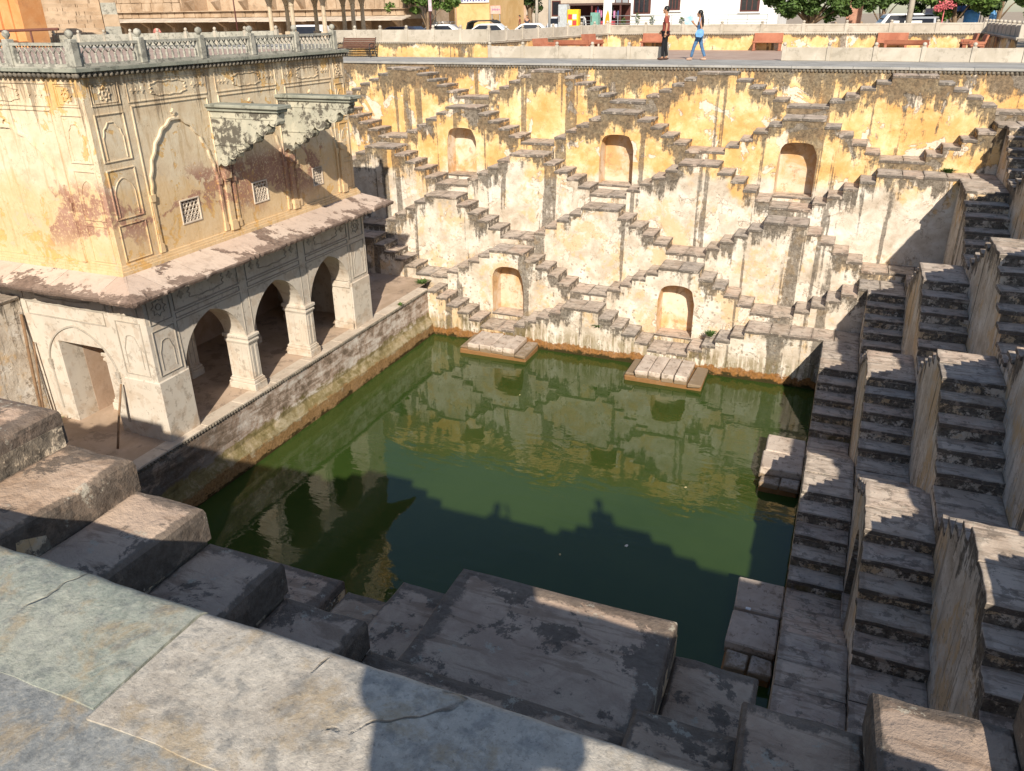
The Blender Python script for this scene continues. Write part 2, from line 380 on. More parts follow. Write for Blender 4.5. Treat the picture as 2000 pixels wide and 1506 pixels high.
def m_stone(name, a, b, dark=(.12, .10, .085), scale=1.5, dirt=.5, rough=.85, crack=False, bump=.5, tide=False, dth=.545):
    t = NT(name, rough, .25); p = t.pos; r = t.rand
    nA = t.noise(p, scale, 6, .66, .4); nC = t.noise(p, scale*14, 4, .7); nD = t.noise(t.map(p, (1, 1, 1), (3, 7, 2)), scale*2.6, 7, .75, .25)
    c = t.mix(t.smooth(nA, .36, .62), a, b)
    c = t.mix(t.math('MULTIPLY', t.math('SUBTRACT', r, .3), .35, None, True), c, tuple(x*.6 for x in a))
    c = t.mix(t.math('MULTIPLY', t.smooth(nD, dth, dth+.065), dirt), c, dark)
    if tide:
        zz = t.math('ADD', t.sep(p)[2], t.math('MULTIPLY', t.math('SUBTRACT', nD, .5), .25))
        c = t.mix(t.math('MULTIPLY', t.smooth(zz, -8.26, -8.32), .9), c, (.21, .15, .09)); c = t.mix(t.smooth(zz, -8.42, -8.50), c, (.04, .035, .012))
    c = t.mix(t.math('MULTIPLY', t.smooth(nC, .58, .75), .25), c, tuple(min(1, x*1.5) for x in b))
    h = t.math('ADD', t.math('MULTIPLY', nC, .35), nA)
    if crack:
        wob = t.noise(p, 1.7, 5, .65, 0, 1)
        cr = t.vor(t.mix(.35, p, wob), 1.25, 'DISTANCE_TO_EDGE')
        k = t.math('MULTIPLY', t.smooth(cr, .014, .003), t.smooth(t.noise(p, 1.1, 3), .44, .54))
        c = t.mix(t.math('MULTIPLY', k, .7), c, tuple(x*.35 for x in a)); h = t.math('SUBTRACT', h, t.math('MULTIPLY', k, .6))
        rust = t.smooth(t.noise(t.map(p, (1, 1, 1), (1, 1, 9)), 2.2, 7, .75, .8), .56, .66)
        c = t.mix(t.math('MULTIPLY', rust, .35), c, (.42, .29, .15))
    t.col(c); t.bump(h, bump, .015)
    return t.done()

def m_slab(name, a, b):
    """riven coping slab seen close up"""
    t = NT(name, .62, .35); p = t.pos
    n1 = t.noise(p, 2.2, 8, .66, .35); n2 = t.noise(p, 75, 5, .7); n3 = t.noise(t.map(p, (1, 1, 1), (4, 2, 2)), 5.0, 8, .72, .35); n4 = t.noise(t.map(p, (1, 1, 1), (1, 7, 3)), 15, 7, .68, .3)
    n5 = t.noise(t.map(p, (1, 1, 1), (8, 1, 3)), 26, 6, .72, .2)
    c = t.mix(t.smooth(n1, .36, .60), a, b)
    c = t.mix(t.math('MULTIPLY', t.smooth(n5, .53, .58), .35), c, tuple(x*.55 for x in a))
    c = t.mix(t.math('MULTIPLY', t.smooth(n5, .46, .41), .35), c, tuple(min(1, x*1.35) for x in b))
    c = t.mix(t.math('MULTIPLY', t.smooth(n3, .50, .64), .65), c, (.36, .27, .16))
    c = t.mix(t.math('MULTIPLY', t.smooth(n4, .48, .66), .5), c, (.13, .14, .145))
    c = t.mix(t.math('MULTIPLY', t.smooth(n2, .5, .68), .45), c, (.44, .41, .35))
    c = t.mix(t.math('MULTIPLY', t.smooth(n2, .44, .32), .45), c, (.09, .09, .08))
    vein = t.math('MULTIPLY', t.smooth(t.math('ABSOLUTE', t.math('SUBTRACT', t.noise(t.map(p, (1, 1, 1), (6, 2, 8)), .8, 4, .5, .2), .5)), .0030, .0007), t.smooth(n1, .46, .54))
    c = t.mix(t.math('MULTIPLY', vein, .8), c, (.11, .085, .06))
    cr = t.vor(t.mix(.25, p, t.noise(p, 2.0, 4, .55, 0, 1)), 1.7, 'DISTANCE_TO_EDGE')
    k = t.math('MULTIPLY', t.smooth(cr, .008, .001), t.smooth(t.noise(p, 1.4, 3), .50, .60))
    c = t.mix(t.math('MULTIPLY', k, .5), c, (.13, .10, .07))
    t.col(c)
    h = t.math('ADD', t.math('MULTIPLY', n2, .25), t.math('ADD', t.math('MULTIPLY', n4, .6), n3)); h = t.math('SUBTRACT', h, t.math('ADD', k, t.math('MULTIPLY', vein, 1.5)))
    t.bump(h, .75, .010)
    return t.done()

def m_water():
    t = NT('green_water', .02, .5); t.b.inputs['IOR'].default_value = 1.48
    p = t.pos; n = t.noise(p, .25, 4, .6)
    t.col(t.mix(t.smooth(n, .3, .7), (.029, .055, .011), (.039, .068, .015)))
    w = t.noise(t.map(p, (1.0, 2.2, 1)), 1.3, 3, .5, .4)
    calm = t.smooth(t.noise(t.map(p, (1, 1, 1), (3, 3, 0)), .22, 3, .5), .40, .62)
    # ring ripples spreading from one spot
    x, y, z = t.sep(p); dx = t.math('SUBTRACT', x, -.3); dy = t.math('SUBTRACT', y, -12.6)
    d = t.math('SQRT', t.math('ADD', t.math('MULTIPLY', dx, dx), t.math('MULTIPLY', dy, dy)))
    ring = t.math('MULTIPLY', t.math('SINE', t.math('MULTIPLY', d, 24)), t.smooth(d, 2.4, .3))
    h = t.math('ADD', t.math('MULTIPLY', w, calm), t.math('MULTIPLY', ring, .05))
    t.bump(h, .16, .05)
    return t.done()

def m_retain():
    """tank wall stained in level bands by old water lines"""
    t = NT('banded_tank_wall', .93, .15); p = t.pos; z = t.sep(p)[2]; y = t.sep(p)[1]
    b1 = t.noise(t.comb(t.math('MULTIPLY', y, .7), 0.0, t.math('MULTIPLY', z, 4.5)), 1, 6, .7, .4); nB = t.noise(p, 2.2, 8, .75, .3); nC = t.noise(p, 14, 4, .75)
    s = t.math('ADD', t.math('MULTIPLY', b1, .45), t.math('MULTIPLY', nB, .55))
    c = t.ramp(s, [(.38, (.10, .075, .055)), (.46, (.24, .18, .135)), (.50, (.40, .31, .25)), (.545, (.56, .49, .43)), (.62, (.66, .61, .55))])
    c = t.mix(t.math('MULTIPLY', t.smooth(t.noise(p, 1.1, 5, .65, .4), .53, .60), .35), c, (.36, .24, .17))
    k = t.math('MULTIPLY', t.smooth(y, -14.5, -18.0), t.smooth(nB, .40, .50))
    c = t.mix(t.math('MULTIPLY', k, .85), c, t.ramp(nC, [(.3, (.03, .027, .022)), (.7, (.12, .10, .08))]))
    zz = t.math('ADD', z, t.math('MULTIPLY', t.math('SUBTRACT', s, .5), 1.2))
    c = t.mix(t.math('MULTIPLY', t.smooth(zz, -7.72, -7.82), .75), c, t.ramp(nB, [(.35, (.12, .10, .03)), (.5, (.22, .18, .065)), (.65, (.42, .33, .20))]))
    c = t.mix(t.math('MULTIPLY', t.smooth(zz, -8.12, -8.2), .85), c, t.ramp(nC, [(.3, (.15, .075, .025)), (.7, (.40, .24, .11))]))
    c = t.mix(t.smooth(zz, -8.42, -8.5), c, (.05, .035, .012))
    t.col(c); t.bump(t.math('ADD', t.math('MULTIPLY', nC, .5), nB), .8, .03)
    return t.done()

def m_leaf(name, a, b):
    t = NT(name, .6, .3); r = t.noise(t.pos, 2.6, 3, .6)
    t.col(t.mix(t.smooth(r, .3, .7), a, b)); t.b.inputs['Transmission Weight'].default_value = 0
    return t.done()

PL = m_plaster('weathered_wall_plaster'); PLG = m_plaster('weathered_side_wall_plaster', .75); PLR = m_retain()
STEP = m_step('worn_step_stone', 1.22, .55, .3); STEPN = m_step('worn_rim_step_stone', 1.05, .85, .7, (1.12, .98, .88)); STEPG = m_step('worn_step_stone_grey', 1.32, .6, .3)
PU = m_pav_upper(); PW = m_pav_lower(); EAVE = m_eave()
NICHE = m_stone('niche_plaster', (.60, .36, .16), (.70, .60, .48), (.34, .21, .11), 1.3, .6)
WALK = m_stone('walkway_stone', (.30, .29, .27), (.38, .37, .35), (.18, .17, .16), 1.0, .4)
RAIL = m_stone('railing_stone', (.40, .355, .29), (.50, .45, .38), (.22, .19, .15), 1.1, .4)
BAL = m_stone('balustrade_stone', (.33, .32, .27), (.43, .41, .35), (.13, .125, .11), 2.2, .65, dth=.51)
DARKST = m_stone('blackened_stone', (.10, .09, .075), (.22, .19, .15), (.04, .035, .03), 2.5, .7)
PLAT = m_stone('platform_paving', (.38, .28, .20), (.48, .36, .27), (.17, .13, .10), .9, .5)
COPE = m_stone('pale_coping', (.52, .43, .34), (.62, .53, .43), (.26, .2, .15), 1.8, .35)
BRK = m_stone('bracket_stone', (.36, .35, .28), (.50, .47, .37), (.085, .075, .062), 1.3, .92, dth=.475)
SAND = m_stone('red_sandstone', (.34, .125, .075), (.43, .18, .11), (.20, .085, .055), 1.3, .35)
PAVE = m_stone('courtyard_paving', (.42, .30, .24), (.50, .38, .31), (.24, .18, .15), .9, .35)
SLABG = m_slab('green_grey_slab', (.27, .295, .25), (.36, .365, .305))
SLABP = m_slab('pinkish_slab', (.39, .345, .29), (.49, .445, .38))
SLABD = m_slab('blue_grey_slab', (.22, .23, .23), (.29, .29, .275))
LINE = m_stone('dirty_relief_edge', (.36, .32, .265), (.46, .41, .345), (.2, .17, .14), 2, .4)
WATER = m_water()
DARK = m_plain('dark_interior', (.03, .026, .022), .9)  # near-black standing in for shade inside openings; no object uses it
# ------------------------------------------------------------------ stepwell geometry
HV = [.941, 1.108, 1.17, 1.207, 1.116, 1.051]; RR = .248
D = [0, .961, 1.964, 2.958, 3.884, 4.825, 5.738]            # front plane of each tier, metres in from the rim
ZP = [-.154]
for h in HV[:5]: ZP.append(ZP[-1]-h-RR)
ZV = [ZP[i]-HV[i] for i in range(6)]
WATERZ = -8.54; PLATZ = -6.89
XR = [11.84] + [6.10+(6-k)*.956 for k in range(1, 7)]         # right wall: front plane x of tier k (XR[0] = rim)
NY = -27.10                                                   # rim of the near wall
rs = random.Random(3)

def wob(p, a=.008):
    v = Vector(p)
    return a*(noise.noise(v*.9)*1.2 + noise.noise(v*3.1+Vector((7, 3, 1)))*.6)

# shared slab meshes: a handful of slightly uneven stones
def slab_mesh(name, sx, sy, sz, mat, seed, rnd=.018):
    rr = random.Random(seed); m = MB(); n = 3
    # outline with many points so that the edges waver and chip
    nx = 5 if rnd < .02 else 9; cj = 1.0 if rnd < .02 else .9; vs = []; top = []; bot = []
    ring = []
    for i in range(nx): ring.append((-sx/2+sx*i/(nx-1), -sy/2))
    for i in range(1, nx): ring.append((sx/2, -sy/2+sy*i/(nx-1)))
    for i in range(1, nx): ring.append((sx/2-sx*i/(nx-1), sy/2))
    for i in range(1, nx-1): ring.append((-sx/2, sy/2-sy*i/(nx-1)))
    N = len(ring); jit = [(rr.uniform(-.011, .011)*cj, rr.uniform(-.011, .011)*cj, rr.uniform(-.010, .004)*cj) for _ in ring]
    if rnd > .02:
        for _ in range(2): jit = [tuple((jit[i-1][k]+2*jit[i][k]+jit[(i+1) % len(jit)][k])/4*1.25 for k in range(3)) for i in range(len(jit))]
    def loop(inset, z, jz=1):
        out = []
        for (x, y), (a, b, c) in zip(ring, jit):
            l = math.hypot(x, y); fx = 1-inset/abs(sx/2); fy = 1-inset/abs(sy/2)
            out.append((x*fx+a, y*fy+b, z+c*jz))
        return out
    vs = loop(.012, -sz) + loop(0, -sz+.012) + loop(0, -rnd) + loop(rnd*.14, -rnd*.5) + loop(rnd*.5, -rnd*.14) + loop(rnd*1.2, 0) + [(0, 0, rr.uniform(-.004, .003))]
    fs = []
    for l in range(5):
        for i in range(N): fs.append((l*N+i, l*N+(i+1) % N, (l+1)*N+(i+1) % N, (l+1)*N+i))
    for i in range(N): fs.append((5*N+i, 5*N+(i+1) % N, 6*N))
    fs.append(tuple(range(N))[::-1])
    m.raw(vs, fs)
    o = m.build(name, mat); me = o.data; bpy.data.objects.remove(o); return me
SL = {}
for nm, mt in (('w', STEP), ('g', STEPG)):
    SL[nm] = {'step': [slab_mesh('step_stone', .42, .99, .09, mt, 10+i) for i in range(7)],
              'land': [slab_mesh('landing_stone', .64, .99, .09, mt, 40+i) for i in range(6)]}

SL['n'] = {'step': [slab_mesh('step_stone', .42, .99, .20, STEPN, 70+i, .045) for i in range(6)], 'land': [slab_mesh('landing_stone', 1.26, .99, .20, STEPN, 90+i, .035) for i in range(6)], 'len': 1.26}

def landings_to_prof(lands, zp, zv, n=4):
    """[(s0, s1, 'p'|'v')] -> [(s0, s1, ztop, kind)] with n steps between neighbours"""
    out = []
    for i, (a, b, k) in enumerate(lands):
        z = zp if k == 'p' else zv
        if i:
            pa, pb, pk = lands[i-1]; pz = zp if pk == 'p' else zv
            if pk != k:
                t = (a-pb)/n
                cut = [pb]+[pb+t*q+rs.uniform(-.03, .03) for q in range(1, n)]+[a]
                for q in range(n): out.append((cut[q], cut[q+1], pz+(z-pz)*(q+1)/(n+1)+rs.uniform(-.018, .018), 'step'))
            else: out.append((pb, a, z, 'land'))
        out.append((a, b, z, 'land'))
    return out

def arch_pts(c, hw, zb, zs, rise, n=16, p=2.6):
    pts = [(c-hw, zb)]
    for i in range(n+1):
        t = -1+2*i/n; tt = math.sin(t*math.pi/2)
        pts.append((c+hw*tt, zs+rise*(1-abs(tt)**p)**(1/2.2)))
    pts.append((c+hw, zb)); return pts
def ogee_pts(c, hw, zb, zs, rise, n=20):
    pts = [(c-hw, zb)]
    for i in range(n+1):
        t = -1+2*i/n; tt = math.sin(t*math.pi/2)
        pts.append((c+hw*tt, zs+rise*(.80*(1-abs(tt)**2.3)**.62+.20*(1-abs(tt))**1.1)))
    pts.append((c+hw, zb)); return pts
def arch_fill(m, to3, s0, s1, z0, z1, pts, uvf, mat=0):
    """rectangle s0..s1, z0..z1 with an arched opening"""
    n = len(pts); per = []
    H = z1-z0; Wd = s1-s0; tot = 2*H+Wd
    for i in range(n):
        d = tot*i/(n-1)
        per.append((s0, z0+d) if d <= H else ((s0+d-H, z1) if d <= H+Wd else (s1, z1-(d-H-Wd))))
    for i in range(n-1):
        q = [per[i], per[i+1], pts[i+1], pts[i]]
        m.face([to3(*a) for a in q], [uvf(*a) for a in q], mat)
    if True:    # the two corners of the rectangle that the strip cuts off
        for cn, in (((s0, z1),), ((s1, z1),)):
            for i in range(n-1):
                a, b = per[i], per[i+1]
                if (a[0] == s0 and b[1] == z1 and b[0] > s0 and a[1] < z1 and cn[0] == s0) or (a[1] == z1 and b[0] == s1 and b[1] < z1 and a[0] < s1 and cn[0] == s1):
                    m.face([to3(*a), to3(*cn), to3(*b)], [uvf(*a), uvf(*cn), uvf(*b)], mat)

def build_tier(wall, k, prof, T, base, mat, slabs, niches=(), name='tier', rot=0.0, flip=False):
    """k: 1..6; prof along s; T(s, d, z) -> world; niches: [(centre, halfwidth, zbottom, zspring, rise)]"""
    f, b = D[k], D[k-1]; m = MB(); SLZ = .085
    W3 = lambda s, z: T(s, f + wob(T(s, f, z)), z)
    breaks = []
    for (s0, s1, zt, kind) in prof:
        zt2 = zt-SLZ; n = max(1, round((s1-s0)/.24))
        cells = [s0+(s1-s0)*i/n for i in range(n+1)]
        nz = max(1, round((zt2-base)/.24)); zs = [base+(zt2-base)*i/nz for i in range(nz+1)]
        nic = [q for q in niches if s0 <= q[0] <= s1]
        uvf = lambda s, z, zt=zt: (s, zt-z)
        if nic:
            c, hw, zb, zsp, rise = nic[0]; a0, a1 = s0, s1; ztop = min(zt2, zsp+rise+.22)
            pts = arch_pts(c, hw, zb, zsp, rise)
            arch_fill(m, W3, a0, a1, zb, ztop, pts, uvf)
            m.face([W3(a0, base), W3(a1, base), W3(a1, zb), W3(a0, zb)], [uvf(a0, base), uvf(a1, base), uvf(a1, zb), uvf(a0, zb)])
            m.face([W3(a0, ztop), W3(a1, ztop), W3(a1, zt2), W3(a0, zt2)], [uvf(a0, ztop), uvf(a1, ztop), uvf(a1, zt2), uvf(a0, zt2)])
        else:
            for i in range(n):
                for j in range(nz):
                    q = [(cells[i], zs[j]), (cells[i+1], zs[j]), (cells[i+1], zs[j+1]), (cells[i], zs[j+1])]
                    m.face([W3(*a) for a in q], [uvf(*a) for a in q])
        m.face([T(s0, f, zt2), T(s1, f, zt2), T(s1, b, zt2), T(s0, b, zt2)], [(s0, 0)]*4)
    for (p, q) in zip(prof[:-1], prof[1:]):
        if abs(p[2]-q[2]) < .01: continue
        hi, lo = max(p[2], q[2]), min(p[2], q[2]); s = p[1]
        a = [(f, lo-.1), (b, lo-.1), (b, hi-SLZ), (f, hi-SLZ)]
        m.face([T(s, d+(wob(T(s, f, z)) if d == f else 0), z) for d, z in a], [(1000+s*.7+d*1.1, hi-z) for d, z in a])
    for s in (prof[0][0], prof[-1][1]):
        z1 = (prof[0] if s == prof[0][0] else prof[-1])[2]-SLZ
        m.face([T(s, f, base), T(s, b, base), T(s, b, z1), T(s, f, z1)], [(f, z1-base), (b, z1-base), (b, 0), (f, 0)])
    o = m.build(name, mat, wall, recalc=False)
    # stones on top
    for (s0, s1, zt, kind) in prof:
        L = s1-s0
        if kind == 'step': parts = [(s0, s1)]
        else:
            ll = slabs.get('len', .64); n = max(1, round(L/(ll+.02))); cut = [s0]
            for i in range(1, n): cut.append(s0+L*i/n+rs.uniform(-.08, .08))
            cut.append(s1); parts = list(zip(cut[:-1], cut[1:]))
        for (a, c) in parts:
            me = rs.choice(slabs['step' if kind == 'step' else 'land']); nom = .42 if kind == 'step' else slabs.get('len', .64)
            w = c-a-(.0 if kind == 'step' else .006); dep = (f+.022)-(b-.008)
            p = T((a+c)/2, ((f+.022)+(b-.008))/2, zt+rs.uniform(-.006, .004))
            inst(me, 'step' if kind == 'step' else 'landing_slab', o, p, ((w+.02)/nom if kind == 'step' else w/nom, dep/.99, 1), (rs.uniform(-.008, .008), rs.uniform(-.008, .008), rot+(math.pi if rs.random() < .5 else 0)))
    # niches
    for (c, hw, zb, zsp, rise) in niches:
        nm = MB(); pts = arch_pts(c, hw, zb, zsp, rise); dp = .62
        pin = arch_pts(c, hw-.04, zb, zsp-.03, rise, )
        for i in range(len(pts)-1):
            a, b2 = pts[i], pts[i+1]; c1, d1 = pin[i], pin[i+1]
            nm.face([W3(*a), W3(*b2), T(d1[0], f-dp, d1[1]), T(c1[0], f-dp, c1[1])])
        cen = (c, (zb+zsp)/2)
        for i in range(len(pin)-1): nm.face([T(pin[i][0], f-dp, pin[i][1]), T(pin[i+1][0], f-dp, pin[i+1][1]), T(cen[0], f-dp, cen[1])])
        nm.face([T(pin[-1][0], f-dp, zb), T(pin[0][0], f-dp, zb), T(*[cen[0], f-dp, cen[1]])])
        nm.build('niche', NICHE if mat is PL else mat, o)
        sl = MB(); rr = random.Random(int(c*10)+k)
        pA = T(c-hw-.02, f-dp, zb-.02); pB = T(c+hw+.02, f+.03, zb+.03)
        sl.cbox(min(pA[0], pB[0]), max(pA[0], pB[0]), min(pA[1], pB[1]), max(pA[1], pB[1]), zb-.04, zb+.03, .012, .006, rnd=rr)
        sl.build('niche_sill', STEP, o)
    return o

P0 = 5.778; X0 = -9.90; HW = .63
def far_lands(k):
    odd = k % 2 == 1; out = []; end = XR[k-1]
    for j2 in range(-1, 9):                    # half periods
        x = X0+j2*P0/2; kind = 'p' if (j2 % 2 == 0) == odd else 'v'
        a, b = x-HW, x+HW
        if a > XR[k]+.2: break
        out.append([a, b, kind])
    out[-1][1] = end
    for i in range(len(out)):
        if out[i][1] > end: out[i][1] = end
    out = [tuple(o) for o in out if o[0] < end]
    if k == 6: out = [(-6.72, o[1], o[2]) if o[0] < -6.6 < o[1] else o for o in out if o[1] > -6.6]
    return out
FT = lambda s, d, z: (s, -d, z)
RT = lambda s, d, z: (XR[0]-d*(XR[0]-XR[6])/D[6] if False else None, 0, 0)
def RTk(k):
    f, b = D[k], D[k-1]
    def T(s, d, z):          # tier-local d -> x so that the front planes are XR
        return (XR[k-1]+(XR[k]-XR[k-1])*(d-b)/(f-b), -s, z)
    return T
NT3 = lambda s, d, z: (s, NY+d, z)

far = root('stepped_wall', (0, -3, -8.6), 'sunlit stepped wall with criss-cross stairs and arched niches across the far end of the pool', 'stepped wall')
for k in range(1, 7):
    ln = far_lands(k); prof = landings_to_prof(ln, ZP[k-1], ZV[k-1])
    if k == 6:       # left of the first peak it runs down to the pavilion platform corner
        pass
    nic = []
    if k == 2: nic = [(c, .585, ZV[2]+.13, ZV[2]+1.50, .30) for c in (-7.06, -1.28, 4.49)]
    if k == 5: nic = [(c, .575, ZV[5]+.17, ZV[5]+1.45, .42) for c in (-4.09, 1.64)]
    base = ZV[k]-.3 if k < 6 else -9.4
    build_tier(far, k, prof, FT, base, PL, SL['w'], nic)
# far rim: coping, bead moulding
m = MB(); x = -16.0; rr = random.Random(5)
while x < 14:
    w = rr.uniform(1.3, 2.0); x2 = min(14, x+w)
    m2 = MB(); m2.cbox(x+.003, x2-.003, -.06, .55, -.07, .006, .01, .003, rnd=rr); m2.build('coping_slab', WALK, far); x = x2
m = MB()
x = -9.0
while x < 12:
    m.lathe([(.005, -.052), (.04, -.035), (.052, 0), (.04, .035), (.005, .052)], (x, -.012, -.125), 6); x += .118
o = m.build('bead_moulding', DARKST, far); o['kind'] = 'stuff'
m = MB()
n = 120
for i in range(n):
    s0, s1 = -16+28*i/n, -16+28*(i+1)/n
    for (z0, z1) in ((-1.6, -.9), (-.9, -.45), (-.45, -.07)):
        q = [(s0, z0), (s1, z0), (s1, z1), (s0, z1)]
        m.face([FT(a, wob((a, 0, c), .02), c) for a, c in q], [(a, -.07-c) for a, c in q])
m.build('rim_wall', PL, far, recalc=False)

right = root('stepped_wall', (9, -14, -8.6), 'shaded stepped wall of steep stair flights and buttress-like landings along the right of the pool', 'stepped wall')
RL = {1: [(.96, 1.75, 'v'), (4.0, 5.3, 'p'), (7.0, 8.2, 'v'), (9.8, 11.1, 'p'), (12.8, 14.0, 'v'), (15.7, 17.1, 'p'), (18.7, 19.9, 'v'), (21.6, 22.9, 'p'), (24.5, 26.1, 'v')],
      2: [(1.964, 2.55, 'p'), (4.1, 5.3, 'v'), (7.0, 8.4, 'p'), (9.9, 11.1, 'v'), (12.9, 14.3, 'p'), (15.8, 17.0, 'v'), (18.7, 20.0, 'p'), (21.6, 25.1, 'v')],
      3: [(2.958, 4.72, 'p'), (6.7, 7.9, 'v'), (9.77, 11.2, 'p'), (12.9, 13.95, 'v'), (15.7, 17.1, 'p'), (18.7, 19.9, 'v'), (21.6, 24.14, 'p')],
      4: [(3.884, 5.1, 'v'), (6.93, 8.5, 'p'), (10.3, 11.2, 'v'), (13.0, 14.35, 'p'), (15.95, 17.2, 'v'), (19.0, 20.5, 'p'), (22.1, 23.2, 'v')],
      5: [(4.825, 5.25, 'p'), (7.02, 7.9, 'v'), (9.63, 11.25, 'p'), (12.85, 14.0, 'v'), (15.8, 17.27, 'p'), (19.0, 20.4, 'v'), (21.9, 22.27, 'p')],
      6: [(5.738, 7.83, 'p'), (9.8, 10.9, 'v'), (12.69, 14.2, 'p'), (15.95, 16.75, 'v'), (18.36, 21.36, 'p')]}
for k in range(1, 7):
    prof = landings_to_prof(RL[k], ZP[k-1], ZV[k-1])
    nic = [(c, .5, ZV[5]+.17, ZV[5]+1.35, .4) for c in (16.5,)] if k == 5 else []
    build_tier(right, k, prof, RTk(k), ZV[k]-.3 if k < 6 else -9.4, PLG, SL['g'], nic, rot=math.pi/2)
m = MB()
for i in range(100):
    s0, s1 = .0+27.1*i/100, .0+27.1*(i+1)/100
    for (z0, z1) in ((-1.6, -.8), (-.8, 0)):
        q = [(s0, z0), (s1, z0), (s1, z1), (s0, z1)]
        m.face([(XR[0]-wob((11, a, c), .02), -a, c) for a, c in q], [(a, -c) for a, c in q])
m.build('rim_wall', PLG, right, recalc=False)

near = root('stepped_wall', (2, -24, -8.6), 'shadowed stepped wall below the stone rim in the foreground, blocky steps seen from above', 'stepped wall')
def near_lands(k):
    odd = k % 2 == 1; out = []; end = XR[k-1]
    for j2 in range(-5, 6):
        x = 1.95+j2*2.89; kind = 'p' if (j2 % 2 == 0) == odd else 'v'
        if x-HW > XR[k]+.2: break
        if x+HW < -10.4: continue
        out.append([x-HW, x+HW, kind])
    out[-1][1] = end; out[0][0] = -10.5
    return [tuple(o) for o in out]
for k in range(1, 7):
    prof = landings_to_prof(near_lands(k), ZP[k-1], ZV[k-1])
    if k == 6: prof = [q for q in prof if q[0] > -6.72]
    build_tier(near, k, prof, NT3, ZV[k]-.3 if k < 6 else -9.4, PLG, SL['n'])
m = MB()
for i in range(60):
    s0, s1 = -10.5+22.3*i/60, -10.5+22.3*(i+1)/60
    q = [(s0, -1.4), (s1, -1.4), (s1, -.05), (s0, -.05)]
    m.face([(a, NY+wob((a, 3, c), .02), c) for a, c in q], [(a, -c) for a, c in q])
m.build('rim_wall', PLG, near, recalc=False)

# water
m = MB(); m.face([(-6.9, -21.6, WATERZ), (6.4, -21.6, WATERZ), (6.4, -5.5, WATERZ), (-6.9, -5.5, WATERZ)])
struct(m.build('water', WATER))
m = MB(); m.face([(-7.2, -22, -9.3), (6.8, -22, -9.3), (6.8, -5.2, -9.3), (-7.2, -5.2, -9.3)]); struct(m.build('pool_bed', DARKST))

# bathing slabs at the water's edge
def bathing(name, x0, x1, y0, y1, side, label):
    rr = random.Random(int(x0*7+y0)); r_ = root(name, ((x0+x1)/2, (y0+y1)/2, -8.6), label, 'stone platform')
    m = MB(); m.cbox(x0+.02, x1-.02, y0+.02, y1-.02, -8.9, -8.40, .03, .02, rnd=rr); m.build('footing', STEP, r_)
    def slabs(a0, a1, b0, b1, zt, n, ax):
        for i in range(n):
            g = .012
            if ax == 'x': q = (a0+(a1-a0)*i/n+g, a0+(a1-a0)*(i+1)/n-g, b0, b1)
            else: q = (a0, a1, b0+(b1-b0)*i/n+g, b0+(b1-b0)*(i+1)/n-g)
            mm = MB(); mm.cbox(*q, -8.42, zt+rr.uniform(-.015, .015), .025, .022, rnd=rr); mm.build('slab', COPE2, r_)
    if side == 'far':
        slabs(x0+.32, x1-.42, y0+.02, y1, -8.16, 4, 'x'); slabs(x0, x0+.30, y0+.1, y1, -8.32, 1, 'x'); slabs(x1-.40, x1, y0-.05, y1, -8.32, 1, 'x')
    else:
        slabs(x0, x1, y0+.42, y1, -8.14, 2, 'y'); slabs(x0+.04, x1, y0, y0+.40, -8.30, 2, 'x')
COPE2 = m_stone('bleached_slab', (.46, .37, .30), (.60, .51, .43), (.16, .12, .09), 2.2, .65, tide=True)
bathing('stone_platform', -5.0, -2.6, -6.95, -5.75, 'far', 'low pinkish slab platform in the water below the arched niche beside the pavilion corner')
bathing('stone_platform', .65, 3.0, -7.08, -5.75, 'far', 'low pinkish slab platform in the water below the middle arched niche')
bathing('stone_platform', 5.15, 6.08, -11.95, -9.75, 'right', 'grey slab platform half in sun at the foot of the shaded stairs')
bathing('stone_platform', 5.27, 6.08, -18.0, -15.75, 'right', 'grey slab platform holding a scrap of white paper, foot of the shaded stairs')
m = MB(); m.box(5.48, 5.57, -16.66, -16.60, -8.143, -8.125); o = m.build('paper_scrap', m_plain('white_paper', (.8, .8, .8)))
tag(o, 'small scrap of white paper lying on the grey slab platform', 'paper')

for i, (x, y, lb) in enumerate(((2.9, -15.1, 'white scrap floating on the sunlit water'), (1.7, -15.9, 'tiny pale leaf floating in the shadowed water'), (3.6, -12.4, 'pale leaf floating near the middle of the water'), (-1.9, -9.2, 'dry leaf floating near the pink slab platform'))):
    m = MB(); a = i*1.3; s_ = .05 if i == 0 else .035
    m.prism([(x+s_*math.cos(a+q*1.26)*(1 if q % 2 else .6), y+s_*math.sin(a+q*1.26)) for q in range(5)], lambda u, w, d: (u, w, d), WATERZ-.003, WATERZ+.006)
    tag(m.build('floating_scrap', m_plain('pale_scrap', (.7, .68, .6) if i == 0 else (.45, .38, .2))), lb, 'litter')
# pavilion platform: retaining wall along the pool, paving, coping with beads
m = MB(); PX = -6.72
ys = [-24.0+18.3*i/70 for i in range(71)]
plw = root('retaining_wall', (PX-.5, -14, -8.9), 'stained retaining wall with beaded edge holding the pavilion platform above the water', 'retaining wall')
for a, b in zip(ys[:-1], ys[1:]):
    for (z0, z1) in ((-9.4, -8.15), (-8.15, -7.9), (-7.9, -7.4), (-7.4, PLATZ-.04)):
        dx = .16 if z1 <= -8.14 else (.10 if z1 < -7.8 else 0)
        dx2 = .16 if z0 < -8.2 else (.16 if z0 < -8.0 else (.02 if z0 < -7.8 else 0)) if False else dx
        q = [(a, z0), (b, z0), (b, z1), (a, z1)]
        bx = {-9.4: .17, -8.15: .16, -7.9: .03, -7.4: .0, PLATZ-.04: 0}
        m.face([(PX+bx[c]+wob((PX, e, c), .025), e, c) for e, c in q], [(e*1.0, (PLATZ-c)*1.0) for e, c in q])
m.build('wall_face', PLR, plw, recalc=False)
m = MB(); y = -24.0
